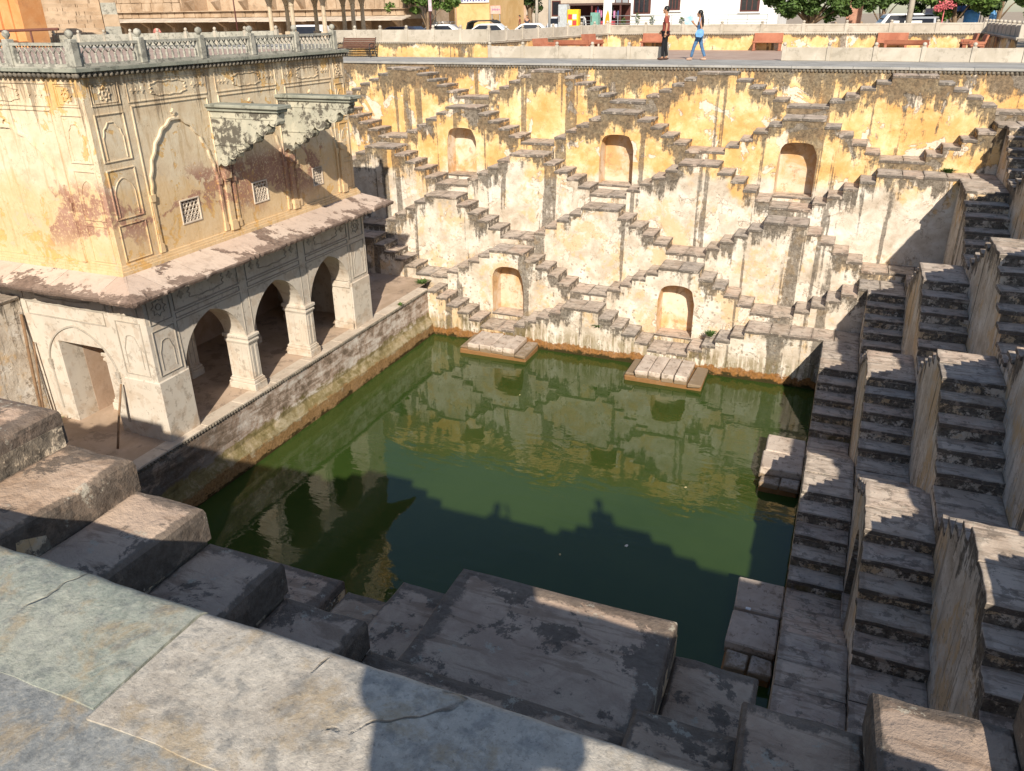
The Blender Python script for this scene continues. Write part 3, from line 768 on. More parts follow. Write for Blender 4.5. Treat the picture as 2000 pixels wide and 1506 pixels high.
while y < -5.75:
    m.lathe([(.004, -.04), (.032, -.026), (.04, 0), (.032, .026), (.004, .04)], (PX+.012, y, PLATZ-.075), 6); y += .092
o = m.build('bead_moulding', DARKST, plw); o['kind'] = 'stuff'
y = -24.0; rr = random.Random(9)
while y < -5.78:
    y2 = min(-5.76, y+rr.uniform(.9, 1.5)); m = MB(); m.cbox(PX-.34, PX+.03, y+.004, y2-.004, PLATZ-.05, PLATZ+.004, .01, .003, rnd=rr); m.build('coping_slab', COPE, plw); y = y2
m = MB(); m.face([(-14, -24, PLATZ-.004), (PX-.3, -24, PLATZ-.004), (PX-.3, -4.6, PLATZ-.004), (-14, -4.6, PLATZ-.004)])
struct(m.build('platform', PLAT))

# terraces at rim level
m = MB(); m.face([(-16, .5, 0), (14, .5, 0), (14, 3.6, 0), (-16, 3.6, 0)]); struct(m.build('walkway', WALK))
m = MB(); m.face([(-9, 3.5, -.004), (11, 3.5, -.004), (11, 12.6, -.004), (-9, 12.6, -.004)]); struct(m.build('courtyard', PAVE))
m = MB(); m.face([(XR[0], -27.1, .0), (15, -27.1, .0), (15, .5, .0), (XR[0], .5, 0)]); struct(m.build('side_terrace', WALK))
m = MB(); m.face([(-12, -34, -.005), (16, -34, -.005), (16, -27.4, -.005), (-12, -27.4, -.005)]); struct(m.build('near_terrace', SLABD))
# coping slabs of the near rim (foreground)
rim = root('rim_coping', (5, -27.3, -.05), 'large worn grey and pinkish rim slabs with rounded edge in the foreground', 'stone coping')
def rim_slab(x0, x1, y0, y1, mat, seed, name='rim_slab', zt=0.0):
    rr = random.Random(seed); m = MB(); nx = max(2, int((x1-x0)/.07)); prof = []
    # cross section: flat top, rounded nose at y1
    for i in range(5): prof.append((y0+(y1-.05-y0)*i/4, zt))
    for i in range(1, 7):
        a = math.pi/2*i/6; prof.append((y1-.05+.05*math.sin(a), zt-.05+.05*math.cos(a)))
    prof.append((y1, zt-.12)); prof.append((y1-.03, zt-.14))
    vs = []; fs = []
    for i in range(nx+1):
        x = x0+(x1-x0)*i/nx
        for (y, z) in prof:
            w = .010*noise.noise(Vector((x*4, y*4, seed))); e = .010*noise.noise(Vector((x*6, seed, 1)))+.006*noise.noise(Vector((x*21, seed, 4)))
            vs.append((x, y+(e if y > y1-.06 else 0)+(e*1.5 if y == y0 else 0), z+w*.5))
    n = len(prof)
    for i in range(nx):
        for k in range(n-1): fs.append((i*n+k, (i+1)*n+k, (i+1)*n+k+1, i*n+k+1))
    m.raw(vs, fs, smooth=True)
    for i in (0, nx):
        e = [vs[i*n+k] for k in range(n)] + [(vs[i*n][0], y0, zt-.14)]
        m.raw(e, [tuple(range(len(e)))])
    a = [vs[i*n] for i in range(nx+1)]; b = [(p[0], p[1], zt-.14) for p in a]
    m.raw(a+b, [(i, i+1, nx+2+i, nx+1+i) for i in range(nx)])
    return m.build(name, mat, rim)
rim_slab(2.05, 4.395, -27.495, -27.09, SLABG, 1)
rim_slab(4.405, 6.75, -27.52, -27.09, SLABP, 2)
rim_slab(6.76, 9.2, -27.5, -27.09, SLABG, 3); rim_slab(9.21, 11.8, -27.5, -27.09, SLABP, 4); rim_slab(-.4, 2.04, -27.5, -27.09, SLABP, 5)
rim_slab(-3, -.41, -27.5, -27.09, SLABG, 6); rim_slab(-10.5, -3.01, -27.5, -27.09, SLABP, 7)
# ------------------------------------------------------------------ pavilion
pav = root('pavilion', (-9.5, -13, PLATZ), 'two-storey painted pavilion with three open arches and an ochre upper floor beside the pool', 'pavilion')
LX = -6.90; LY0 = -17.33; LY1 = -9.0; TH = .65; ZS = -5.42; ZTOP = -3.30; LXW = -13.5
CY = [(-17.33, -16.48), (-14.55, -14.17), (-12.23, -11.85), (-9.98, -9.0)]
rp = random.Random(21)
R3 = lambda s, z, d=0: (LX+d, s, z)
F3 = lambda s, z, d=0: (s, LY0-d, z)
def rects(m, to3, s_lines, z_lines, skip=(), mat=0, sub=.35):
    for s0, s1 in zip(s_lines[:-1], s_lines[1:]):
        for z0, z1 in zip(z_lines[:-1], z_lines[1:]):
            cs, cz = (s0+s1)/2, (z0+z1)/2
            if any(a < cs < b and c < cz < d for a, b, c, d in skip): continue
            m.face([to3(s0, z0), to3(s1, z0), to3(s1, z1), to3(s0, z1)], None, mat)
# lower wall, pool side
m = MB()
for i, ((a0, a1), (b0, b1)) in enumerate(zip(CY[:-1], CY[1:])):
    l = (a0+a1)/2 if 0 < i else a1; r = (b0+b1)/2 if i < 2 else b0
    c = (a1+b0)/2; hw = (b0-a1)/2+.02
    pts = ogee_pts(c, hw, ZS, ZS+.02, 1.0)
    arch_fill(m, lambda s, z: R3(s, z), l, r, ZS, ZTOP, pts, lambda s, z: (s, -z))
    arch_fill(m, lambda s, z: R3(s, z, -TH), l, r, ZS, ZTOP, pts, lambda s, z: (s, -z))
    for p, q in zip(pts[:-1], pts[1:]): m.face([R3(*p), R3(*q), R3(q[0], q[1], -TH), R3(p[0], p[1], -TH)])
for (a, b) in (CY[0], CY[3]):
    m.face([R3(a, PLATZ-.1), R3(b, PLATZ-.1), R3(b, ZTOP), R3(a, ZTOP)])
for i in (0, 3):
    y = CY[i][1] if i == 0 else CY[i][0]
    m.face([R3(y, PLATZ-.1), R3(y, PLATZ-.1, -TH), R3(y, ZS, -TH), R3(y, ZS)])
m.face([R3(LY1, PLATZ-.1), (LXW, LY1, PLATZ-.1), (LXW, LY1, ZTOP), R3(LY1, ZTOP)])
m.build('arcade_wall', PW, pav)
aw = bpy.data.objects['arcade_wall']
# columns
def column(y0, y1, x0, x1, name='column', grow=.0):
    m = MB(); c = (y0+y1)/2
    m.box(x0, x1, y0+.03, y1-.03, PLATZ-.03, ZS)
    o = m.build(name, PW, pav)
    for nm, bs in (('base', ((.07, -6.89, -6.70), (.045, -6.70, -6.62), (.02, -6.62, -6.58))), ('capital', ((.02, -5.66, -5.62), (.045, -5.62, -5.56), (.03, -5.56, -5.50), (.06, -5.50, -5.42)))):
        b = MB()
        for g, z0, z1 in bs: b.cbox(x0-g, x1+g, y0+.03-g, y1-.03+g, z0, z1+.004, .012, .004, rnd=rp)
        b.build(nm, PW, o)
    g = MB()                                  # fluted panels on the faces that show
    for k in range(4):
        x = x0+.08+(x1-x0-.16)*k/3; g.box(x-.022, x+.022, y0+.018, y0+.04, -6.52, -5.72)
    for k in range(2):
        y = y0+.12+(y1-y0-.24)*k; g.box(x1-.01, x1+.012, y-.03, y+.03, -6.52, -5.72)
    g.build('fluting', PW, o)
    return o
for i in (1, 2): column(CY[i][0], CY[i][1], LX-TH, LX+.02)
for y in (-16.4, -14.36, -12.04, -9.9): column(y-.19, y+.19, -9.3, -8.9, 'inner_column')
# responds at both ends
for y0, y1 in ((-16.60, -16.47), (-9.99, -9.86)):
    b = MB(); b.box(LX-TH+.05, LX-.05, y0, y1, PLATZ, ZS)
    for g, z0, z1 in ((.05, -6.89, -6.70), (.03, -6.70, -6.62), (.04, -5.60, -5.42)): b.cbox(LX-TH+.05-g, LX-.05+g, y0-g, y1+g, z0, z1, .01, rnd=rp)
    b.build('respond', PW, pav)
# corner pier facing block
b = MB(); b.cbox(LX-.96, LX+.03, LY0-.03, -16.46, PLATZ-.02, -5.46, .02, .01, rnd=rp); b.build('pier_block', PW, pav)
b = MB(); b.cbox(LX-.5, LX+.03, -9.96, LY1+.03, PLATZ-.02, -5.47, .02, .008, rnd=rp); b.build('pier_block', PW, pav)
# front (camera side) lower wall with door
DX0, DX1, DZ = -9.67, -8.30, -4.88
m = MB(); rects(m, F3, [LXW, -10.6, DX0, DX1, LX], [PLATZ-.1, DZ, ZTOP], [(DX0, DX1, PLATZ-.2, DZ)])
for x in (DX0, DX1): m.face([F3(x, PLATZ-.1), F3(x, PLATZ-.1, -.55), F3(x, DZ, -.55), F3(x, DZ)])
m.face([F3(DX0, DZ), F3(DX1, DZ), F3(DX1, DZ, -.55), F3(DX0, DZ, -.55)])
rects(m, lambda s, z: F3(s, z, -.55), [LXW, DX0, DX1, LX-TH], [PLATZ-.1, DZ, ZTOP], [(DX0, DX1, PLATZ-.2, DZ)])
m.build('front_wall', PW, pav); fw = bpy.data.objects['front_wall']
# passage walls and back wall inside
m = MB()
m.face([(-10.4, LY0+.55, PLATZ-.1), (-10.4, LY1, PLATZ-.1), (-10.4, LY1, ZTOP), (-10.4, LY0+.55, ZTOP)])
m.box(-9.80, -9.665, LY0+.54, LY0+1.7, PLATZ-.05, -3.9)
m.build('inner_wall', m_stone('inner_pink_plaster', (.42, .29, .20), (.50, .37, .28), (.24, .16, .11), 1.2, .3), pav)
m = MB(); m.face([(LXW, LY0, ZTOP-.3), (LX-TH, LY0, ZTOP-.3), (LX-TH, LY1, ZTOP-.3), (LXW, LY1, ZTOP-.3)]); m.build('ceiling', PW, pav)
# shallow relief lines
def frame(m, to3, s0, s1, z0, z1, w=.032, t=.022): m.sweep([(s0, z0), (s1, z0), (s1, z1), (s0, z1)], to3, w, t, closed=True)
def cartouche(m, to3, c, cz, hw, hh, w=.03, t=.016, lob=5):
    pts = []
    for i in range(48):
        a = 2*math.pi*i/48; ca, sa = math.cos(a), math.sin(a)
        e = (abs(ca)**4+abs(sa)**4)**(-.25); k = 1+.07*math.cos(a*lob*2)
        pts.append((c+hw*ca*e*k, cz+hh*sa*e*k))
    m.sweep(pts, to3, w, t, closed=True)
def flower(m, to3, c, cz, r, t=.016):
    pts = [(c+r*(1+.35*math.cos(4*a))*math.cos(a), cz+r*(1+.35*math.cos(4*a))*math.sin(a)) for a in [2*math.pi*i/24 for i in range(24)]]
    m.prism(pts, to3, -.01, t)
def star(m, to3, c, cz, r, w=.025, t=.02):
    pts = [(c+r*(1 if i % 2 == 0 else .68)*math.cos(math.pi*i/8), cz+r*(1 if i % 2 == 0 else .68)*math.sin(math.pi*i/8)) for i in range(16)]
    m.sweep(pts, to3, w, t, closed=True)
    m.sweep([(c+r*.34*math.cos(2*math.pi*i/14), cz+r*.34*math.sin(2*math.pi*i/14)) for i in range(14)], to3, w, t, closed=True)
def cusp_arch(m, to3, c, hw, zb, zs, rise, w=.035, t=.018, lobes=7, amp=.05, tail=True, n=56):
    pts = [(c-hw, zb)] if tail else []
    for i in range(n+1):
        u = -1+2*i/n; tt = math.sin(u*math.pi/2)
        x = hw*tt; z = rise*(.80*(1-abs(tt)**2.2)**.6+.20*(1-abs(tt)))
        k = 1-amp*abs(math.cos(u*math.pi*lobes/2))
        pts.append((c+x*k, zs+z*k))
    if tail: pts.append((c+hw, zb))
    m.sweep(pts, to3, w, t)
m = MB()
for i in range(3):
    a1, b0 = CY[i][1], CY[i+1][0]; c = (a1+b0)/2; hw = (b0-a1)/2
    frame(m, R3, c-hw-.04, c+hw+.04, -4.10, -3.52); cartouche(m, R3, c, -3.81, hw*.55, .17)
    flower(m, R3, c-hw*.8, -3.81, .07); flower(m, R3, c+hw*.8, -3.81, .07)
    frame(m, R3, c-hw-.04, c+hw+.04, -4.27, -4.16, .02)
    m.sweep([(c-hw-.05, ZS), (c-hw-.05, -4.33), (c+hw+.05, -4.33), (c+hw+.05, ZS)], R3, .03, .014)
for c, hw in ((-16.93, .30), (-9.46, .34)):
    frame(m, R3, c-hw, c+hw, -5.35, -4.35); cusp_arch(m, R3, c, hw*.62, -5.25, -4.85, .3, .025, .014, 3, .12)
    frame(m, R3, c-hw, c+hw, -4.2, -3.55); star(m, R3, c, -3.88, .2, .02)
m.build('carved_lines', LINE, aw)
m = MB()
frame(m, F3, -10.35, -8.05, -4.32, -4.02, .03); cartouche(m, F3, -9.2, -3.75, .8, .14); frame(m, F3, -10.4, -7.95, -4.0, -3.55, .03)
cusp_arch(m, F3, -9.05, 1.02, -6.6, -5.38, .92, .05, .03, 1, 0.0)
frame(m, F3, -7.75, -7.08, -5.35, -4.15); cusp_arch(m, F3, -7.42, .22, -5.2, -4.75, .35, .025, .014, 3, .12); frame(m, F3, -7.75, -7.08, -4.0, -3.55)
for x in (-10.07, -8.03):
    m.box(x-.05, x+.05, LY0-.05, LY0+.01, -5.52, -5.38); m.box(x-.04, x+.04, LY0-.04, LY0+.01, -5.62, -5.56)
m.build('carved_lines', LINE, fw)

# eave: sloping slabs with broken edges
EX, EY = -6.18, -18.15; EZ0, EZ1 = -3.37, -3.06
UX, UY0, UY1 = -7.15, -17.37, -8.88; UZ0, UZ1 = -3.10, .62
ev = MB(); ev.box(UX-.3, LX-.02, LY0+.02, LY1-.02, -3.42, -3.18); ev = ev.build('eave', PW, pav)
def eave_slab(p, q, inn, seed):
    """p, q: outer edge ends (x, y); inn: function outer->inner point"""
    rr = random.Random(seed); n = max(4, int(math.hypot(q[0]-p[0], q[1]-p[1])/.08)); vs = []; fs = []
    for i in range(n+1):
        t = i/n; o = Vector((p[0]+(q[0]-p[0])*t, p[1]+(q[1]-p[1])*t)); ii = Vector(inn(o)); dr = (o-ii).normalized()
        br = .035*noise.noise(Vector((o.x*2.3, o.y*2.3, 4)))+.022*noise.noise(Vector((o.x*9, o.y*9, 1)))
        if rr.random() < .12: br -= .05
        o2 = o+dr*br; ez = EZ0+.012*noise.noise(Vector((o.x*3, o.y*3, 8)))
        vs += [(ii.x, ii.y, EZ1), ((ii.x*.5+o.x*.5), (ii.y*.5+o.y*.5), (EZ0+EZ1)/2+.015), (o2.x, o2.y, ez+.035), (o2.x+dr.x*.008, o2.y+dr.y*.008, ez), (o2.x-dr.x*.01, o2.y-dr.y*.01, ez-.05), (ii.x, ii.y, EZ1-.10)]
    for i in range(n):
        for k in range(5): fs.append((i*6+k, i*6+k+1, (i+1)*6+k+1, (i+1)*6+k))
    fs += [tuple(range(6)), tuple(n*6+k for k in range(6))]
    m = MB(); m.raw(vs, fs); m.build('eave_slab', EAVE, ev)
yc = [EY]; rr = random.Random(31)
while yc[-1] < -8.45-1.2: yc.append(yc[-1]+rr.uniform(.95, 1.45))
yc.append(-8.38)
for i, (a, b) in enumerate(zip(yc[:-1], yc[1:])):
    eave_slab((EX, a+.004), (EX, b-.004), lambda o: (UX-.02, max(o[1], UY0-.02) if o[1] < UY0 else min(o[1], UY1+.1)), 60+i)
xc = [EX]
while xc[-1] > -12.5: xc.append(xc[-1]-rr.uniform(.95, 1.5))
for i, (a, b) in enumerate(zip(xc[:-1], xc[1:])):
    eave_slab((a-.004, EY), (b+.004, EY), lambda o: (min(o[0], UX+.02), UY0+.02), 90+i)

# upper storey
U3 = lambda s, z, d=0: (UX+d, s, z)
G3 = lambda s, z, d=0: (s, UY0-d, z)
JAL = [(-15.57, -15.02, -2.47, -1.98), (-13.22, -12.70, -2.50, -2.02), (-10.82, -10.40, -2.52, -2.07)]
sl = sorted({UY0, UY1, *[j[0] for j in JAL], *[j[1] for j in JAL]}); zl = sorted({UZ0, UZ1, *[j[2] for j in JAL], *[j[3] for j in JAL]})
m = MB(); rects(m, U3, sl, zl, JAL)
for a, b, c, d in JAL:
    q = [(a, c), (b, c), (b, d), (a, d)]
    for p, r in zip(q, q[1:]+q[:1]): m.face([U3(*p), U3(*r), U3(r[0], r[1], -.25), U3(p[0], p[1], -.25)])
    m.face([U3(p[0], p[1], -.25) for p in q])
rects(m, G3, [LXW, UX], [UZ0, UZ1]); m.face([(LXW, UY1, UZ0), (UX, UY1, UZ0), (UX, UY1, UZ1), (LXW, UY1, UZ1)])
m.build('upper_wall', PU, pav); uw = bpy.data.objects['upper_wall']
def jali(a, b, c, d):
    m = MB(); m.sweep([(a, c), (b, c), (b, d), (a, d)], U3, .05, .02, closed=True)
    n = 5; L = b-a; H = d-c
    for i in range(-6, 12):
        for sg in (1, -1):
            s0 = a+L*i/n if sg > 0 else b-L*i/n; pts = []
            p0 = [s0, c]; p1 = [s0+sg*H*.6, d]
            t0, t1 = 0.0, 1.0
            dx = p1[0]-p0[0]
            for lim, sgn in ((a, 1), (b, -1)):
                f0 = (p0[0]-lim)*sgn; f1 = (p1[0]-lim)*sgn
                if f0 < 0 and f1 < 0: t0 = 2
                elif f0 < 0: t0 = max(t0, f0/(f0-f1))
                elif f1 < 0: t1 = min(t1, f0/(f0-f1))
            if t0 < t1-.02: m.sweep([(p0[0]+dx*t0, c+H*t0), (p0[0]+dx*t1, c+H*t1)], U3, .022, .012, d0=-.03)
    for i in range(1, 6): m.sweep([(a, c+H*i/6), (b, c+H*i/6)], U3, .018, .01, d0=-.03)
    m.build('lattice_window', COPE, pav)
for j in JAL: jali(*j)
# reliefs of the upper storey
m = MB()
def small_stack(m, to3, c, hw):
    frame(m, to3, c-hw, c+hw, .10, .50, .03, .02); frame(m, to3, c-hw*.82, c+hw*.82, .14, .46, .02, .015); star(m, to3, c, .30, .14)
    frame(m, to3, c-hw, c+hw, -.92, -.06, .035, .022); cusp_arch(m, to3, c, hw*.72, -.88, -.48, .30, .025, .016, 5, .09)
    frame(m, to3, c-hw, c+hw, -2.02, -1.08, .035, .022); cusp_arch(m, to3, c, hw*.74, -1.98, -1.55, .30, .022, .014, 1, 0)
    frame(m, to3, c-hw, c+hw, -2.86, -2.14, .03, .02)
def big_bay(m, to3, a, b, zt=.02):
    c = (a+b)/2; hw = (b-a)/2
    frame(m, to3, a+.05, b-.05, .10, .50, .03, .02); cartouche(m, to3, c, .30, hw*.42, .13, .025, .018, 6)
    for sg in (-1, 1):
        for q in (.62, .74, .84): flower(m, to3, c+sg*hw*q, .30, .035 if q > .7 else .045)
    m.sweep([(a+.08, -2.9), (a+.08, zt), (b-.08, zt), (b-.08, -2.9)], to3, .04, .022)
    cusp_arch(m, to3, c, hw-.16, -1.70, -1.62, 1.36, .06, .045, 11, .035)
    flower(m, to3, c, zt-.20, .05, .04)
    for sg in (-1, 1):
        x = c+sg*(hw-.13)
        m.prism([(x-.05, -1.84), (x+.05, -1.84), (x+.07, -1.70), (x-.07, -1.70)], to3, -.01, .06)
        m.prism([(x-.035, -2.72), (x+.035, -2.72), (x+.035, -1.84), (x-.035, -1.84)], to3, -.01, .035)
        m.prism([(x-.06, -2.90), (x+.06, -2.90), (x+.05, -2.72), (x-.05, -2.72)], to3, -.01, .05)
small_stack(m, U3, -16.90, .33)
for a, b in ((-16.42, -14.18), (-13.98, -11.82), (-11.62, -9.52)): big_bay(m, U3, a, b)
small_stack(m, U3, -9.2, .2)
m.build('carved_panels', PU, uw)
m = MB(); small_stack(m, G3, -7.56, .28); big_bay(m, G3, -10.9, -8.0); big_bay(m, G3, -13.4, -11.1); m.build('carved_panels', PU, uw)
for y in (-14.08, -11.72, -9.47):            # pilasters under the brackets
    m = MB()
    m.prism([(y-.075, -2.70), (y+.075, -2.70), (y+.075, -1.66), (y-.075, -1.66)], U3, -.01, .06)
    m.prism([(y-.11, -2.92), (y+.11, -2.92), (y+.09, -2.70), (y-.09, -2.70)], U3, -.01, .09)
    m.prism([(y-.08, -1.74), (y+.08, -1.74), (y+.12, -1.56), (y-.12, -1.56)], U3, -.01, .12)
    m.prism([(y-.09, -1.80), (y+.09, -1.80), (y+.09, -1.77), (y-.09, -1.77)], U3, -.01, .08)
    m.build('pilaster', PU, pav)
m = MB()                                     # base mouldings
for z0, z1, t in ((-3.10, -3.02, .10), (-3.02, -2.97, .07), (-2.97, -2.92, .045)):
    m.box(UX-.05, UX+t, UY0-t, UY1+t, z0, z1); m.box(LXW, UX-.05, UY0-t, UY0+.05, z0, z1)
m.build('base_moulding', PU, pav)
# scalloped brackets that once carried a balcony
def bracket(y, tip, seed):
    rr = random.Random(seed); L = tip-UX
    pts = [(UX-.05, -.26), (tip-.06, -.26), (tip-.06, -.34)]
    lob = [(.90, -.42, .13), (.73, -.58, .17), (.55, -.76, .18), (.38, -.97, .16), (.24, -1.15, .14), (.11, -1.33, .12)]
    for f, z, r in lob:
        cx = UX+L*f
        for k in range(7):
            a = .35-(math.pi*.95)*k/6; pts.append((cx+r*math.cos(a)*.95, z+r*math.sin(a)*.95))
    pts.append((UX-.05, -1.50))
    m = MB(); to3 = lambda u, z, d: (u, y+d, z)
    m.prism(pts, to3, -.13, .13)
    o = m.build('bracket', BRK, pav)
    m = MB()
    for f, z, r in lob: m.sweep([(UX+L*f+r*(.85-.09*q)*math.cos(.3-q*.75), z+r*(.85-.09*q)*math.sin(.3-q*.75)) for q in range(9)], lambda u, zz, d=0: (u, y-.13-d, zz), r*.22, .012)
    m.sweep([(UX, -.40), (tip-.18, -.40)], lambda u, z, d=0: (u, y-.13-d, z), .03, .015); m.sweep([(UX, -.98), (UX+L*.42, -.98)], lambda u, z, d=0: (u, y-.13-d, z), .03, .02)
    m.build('scroll', BRK, o)
    m = MB(); m.cbox(UX-.03, tip+.06, y-.24, y+.24, -.19, -.12, .012, .006, rnd=rr); m.cbox(UX-.03, tip+.0, y-.18, y+.18, -.265, -.185, .012, .004, rnd=rr)
    m.build('bracket_slab', DARKST2, o)
DARKST2 = m_stone('mossy_slab_stone', (.22, .23, .19), (.33, .33, .27), (.06, .06, .05), 2.0, .6)
bracket(-14.12, -5.28, 1); bracket(-11.74, -5.05, 2)
# cornice with beads, roof
m = MB()
m.box(UX-.4, UX+.15, UY0-.15, UY1+.10, .705, .765); m.box(LXW, UX-.4, UY0-.15, UY0+.4, .705, .765); m.box(UX-.1, UX+.05, UY0-.05, UY1+.04, .60, .70); m.box(LXW, UX-.1, UY0-.05, UY0+.1, .60, .70)
m.build('cornice', DARKST2, pav)
m = MB(); y = UY0-.1
bead = [(.006, -.05), (.038, -.035), (.05, 0), (.038, .03), (.01, .045)]
while y < UY1+.1: m.lathe(bead, (UX+.085, y, .645), 6); y += .125
x = UX
while x > -12: m.lathe(bead, (x, UY0-.085, .645), 6); x -= .125
o = m.build('bead_moulding', DARKST, pav); o['kind'] = 'stuff'
m = MB(); m.face([(-20, UY0, .772), (UX-.3, UY0, .772), (UX-.3, UY1, .772), (-20, UY1, .772)]); m.build('roof', PAVE, pav)
# balustrade
bal = MB(); 
for (x0, x1, y0, y1) in ((UX-.05, UX+.13, UY0-.13, UY1+.02), (LXW, UX-.05, UY0-.13, UY0+.05)): bal.box(x0, x1, y0, y1, .76, .79)
bal = bal.build('balustrade', BAL, pav)
post = MB(); post.cbox(-.075, .075, -.075, .075, 0, .46, .012); post.lathe([(.03, .46), (.035, .48), (.06, .50), (.075, .54), (.06, .585), (.02, .61)], (0, 0, 0), 10)
po = post.build('post', BAL); pme = po.data; bpy.data.objects.remove(po)
def bal_panel(L):
    m = MB(); h = .40; f = .06
    m.box(-L/2, L/2, -.04, .04, 0, .045); m.box(-L/2, L/2, -.045, .045, h-.05, h)
    for sg in (-1, 1): m.box(sg*L/2-(f if sg > 0 else 0), sg*L/2+(0 if sg > 0 else f), -.038, .038, .045, h-.05)
    n = 9
    for i in range(n):
        x = -L/2+f+.05+(L-2*f-.1)*i/(n-1)
        m.lathe([(.028, .045), (.03, .06), (.016, .075), (.03, .12), (.028, .15), (.015, .185), (.026, .20), (.02, .215)], (x, 0, 0), 7)
        for sg in (-1, 1):
            x2 = x+sg*(L-2*f)/(n-1)*.75
            if abs(x2) < L/2-f: m.tube([(x, 0, .21), (x2, 0, h-.05)], .013, 5)
    m.box(-L/2+f, L/2-f, -.012, .012, .275, .287) if False else None
    o = m.build('balustrade_panel', BAL); me = o.data; bpy.data.objects.remove(o); return me
PYS = [UY0-.03, -15.86, -14.22, -12.60, -10.95, -9.32]; pc = {}
bx = UX+.04; by = UY0-.04
for i, y in enumerate(PYS):
    inst(pme, 'post', bal, (bx, y, .79))
    if i:
        L = y-PYS[i-1]-.15; inst(bal_panel(L), 'balustrade_panel', bal, (bx, (y+PYS[i-1])/2, .79), rot=(0, 0, math.pi/2))
pmx = bal_panel(1.43)
for i in range(1, 5):
    x = bx-1.58*i; inst(pme, 'post', bal, (x, by, .79)); inst(pmx, 'balustrade_panel', bal, (x+.79, by, .79))

# wall at the far left of the front yard, poles, weeds
m = MB()
sw = root('yard_wall', (-10.7, -21, PLATZ), 'blotchy brown-stained wall in front of the pavilion door', 'wall')
for i in range(30):
    y0, y1 = -26.4+9.05*i/30, -26.4+9.05*(i+1)/30
    for z0, z1 in ((PLATZ-.1, -6), (-6, -5), (-5, -3.97)):
        q = [(y0, z0), (y1, z0), (y1, z1), (y0, z1)]; m.face([(-10.56+wob((-10, a, c), .05), a, c) for a, c in q], [(a, -3.97-c) for a, c in q])
m.build('wall_face', PLG, sw, recalc=False)
m = MB(); m.cbox(-11.1, -10.5, -26.4, -17.36, -4.0, -3.94, .02, .01); m.build('wall_top', STEP, sw)
WOOD = m_stone('weathered_wood', (.20, .12, .07), (.30, .19, .11), (.08, .05, .03), 4, .4)
def pole(a, b, r, label):
    v = [Vector(a).lerp(Vector(b), i/5) for i in range(6)]
    for i in range(1, 5): v[i] += Vector((rp.uniform(-.012, .012), rp.uniform(-.012, .012), 0))
    m = MB(); m.tube(v, [r, r*.97, r*.95, r*.92, r*.9, r*.85], 8); return tag(m.build('wooden_pole', WOOD), label, 'pole')
pole((-10.30, -17.78, PLATZ-.005), (-10.52, -17.42, -4.35), .035, 'tall wooden pole leaning in the corner left of the pavilion door')
pole((-10.18, -17.82, PLATZ-.005), (-10.40, -17.40, -5.0), .025, 'thinner wooden pole leaning next to the tall pole by the pavilion door')
pole((-7.78, -18.0, PLATZ-.005), (-7.93, -17.42, -5.62), .026, 'short wooden pole leaning on the white corner pier')
WEED = m_leaf('weed_leaf', (.05, .10, .02), (.10, .17, .04))
def weed(c, r, h, n, label, seed):
    rr = random.Random(seed); m = MB()
    for i in range(n):
        a = rr.uniform(0, 6.28); l = rr.uniform(.5, 1)*h; sp = rr.uniform(.2, 1)*r; w = rr.uniform(.01, .022)*(1+h)
        b = Vector((c[0]+rr.uniform(-.3, .3)*r, c[1]+rr.uniform(-.3, .3)*r, c[2]-.01)); d = Vector((math.cos(a), math.sin(a), 0)); s = Vector((-d.y, d.x, 0))*w
        mid = b+d*sp*.5+Vector((0, 0, l*.7)); tip = b+d*sp+Vector((0, 0, l*.75))
        m.raw([b-s*.4, b+s*.4, mid+s, tip, mid-s], [(0, 1, 2, 4), (4, 2, 3)])
    tag(m.build('weed', WEED, recalc=False), label, 'weed')
weed((-9.98, -17.75, PLATZ), .22, .3, 90, 'leafy green weed at the foot of the pavilion door jamb', 1)
weed((-.62, -6.25+.6, ZV[5]+.47), .25, .2, 130, 'grass tuft on a low step right of the brown ledge, left of the middle niche', 2)
weed((2.86, -5.30, ZV[5]+.55), .22, .22, 120, 'grass tuft on the steps right of the middle niche', 3)
weed((-7.15, -5.3, PLATZ), .3, .18, 110, 'low weeds at the foot of the stairs beside the pavilion platform', 4)
weed((8.7, -1.97-.12, ZP[2]), .25, .16, 120, 'weeds growing on the upper corner landing', 5)
weed((-6.70, -7.6, PLATZ), .12, .12, 40, 'tiny weed growing from the platform edge', 6)
# ------------------------------------------------------------------ ground, courtyard walls, railings
GZ = -.35
m = MB()
for (y0, y1, z0, z1) in ((12.9, 36, GZ, GZ), (36, 50, GZ, .05), (50, 1200, .05, .05)):
    m.face([(-900, y0, z0), (900, y0, z0), (900, y1, z1), (-900, y1, z1)])
m.face([(-900, -400, GZ), (-16.2, -400, GZ), (-16.2, 12.9, GZ), (-900, 12.9, GZ)]); m.face([(15.2, -400, GZ), (900, -400, GZ), (900, 12.9, GZ), (15.2, 12.9, GZ)])
m.face([(-16.2, -400, GZ), (15.2, -400, GZ), (15.2, -34, GZ), (-16.2, -34, GZ)])
struct(m.build('ground', m_stone('dusty_ground', (.36, .29, .22), (.44, .36, .28), (.22, .18, .14), .3, .4)))
pst = MB(); pst.cbox(-.07, .07, -.07, .07, 0, .48, .012); pst.lathe([(.035, .48), (.04, .495), (.06, .515), (.07, .55), (.055, .59), (.02, .61)], (0, 0, 0), 10)
_o = pst.build('post', RAIL); RPM = _o.data; bpy.data.objects.remove(_o)
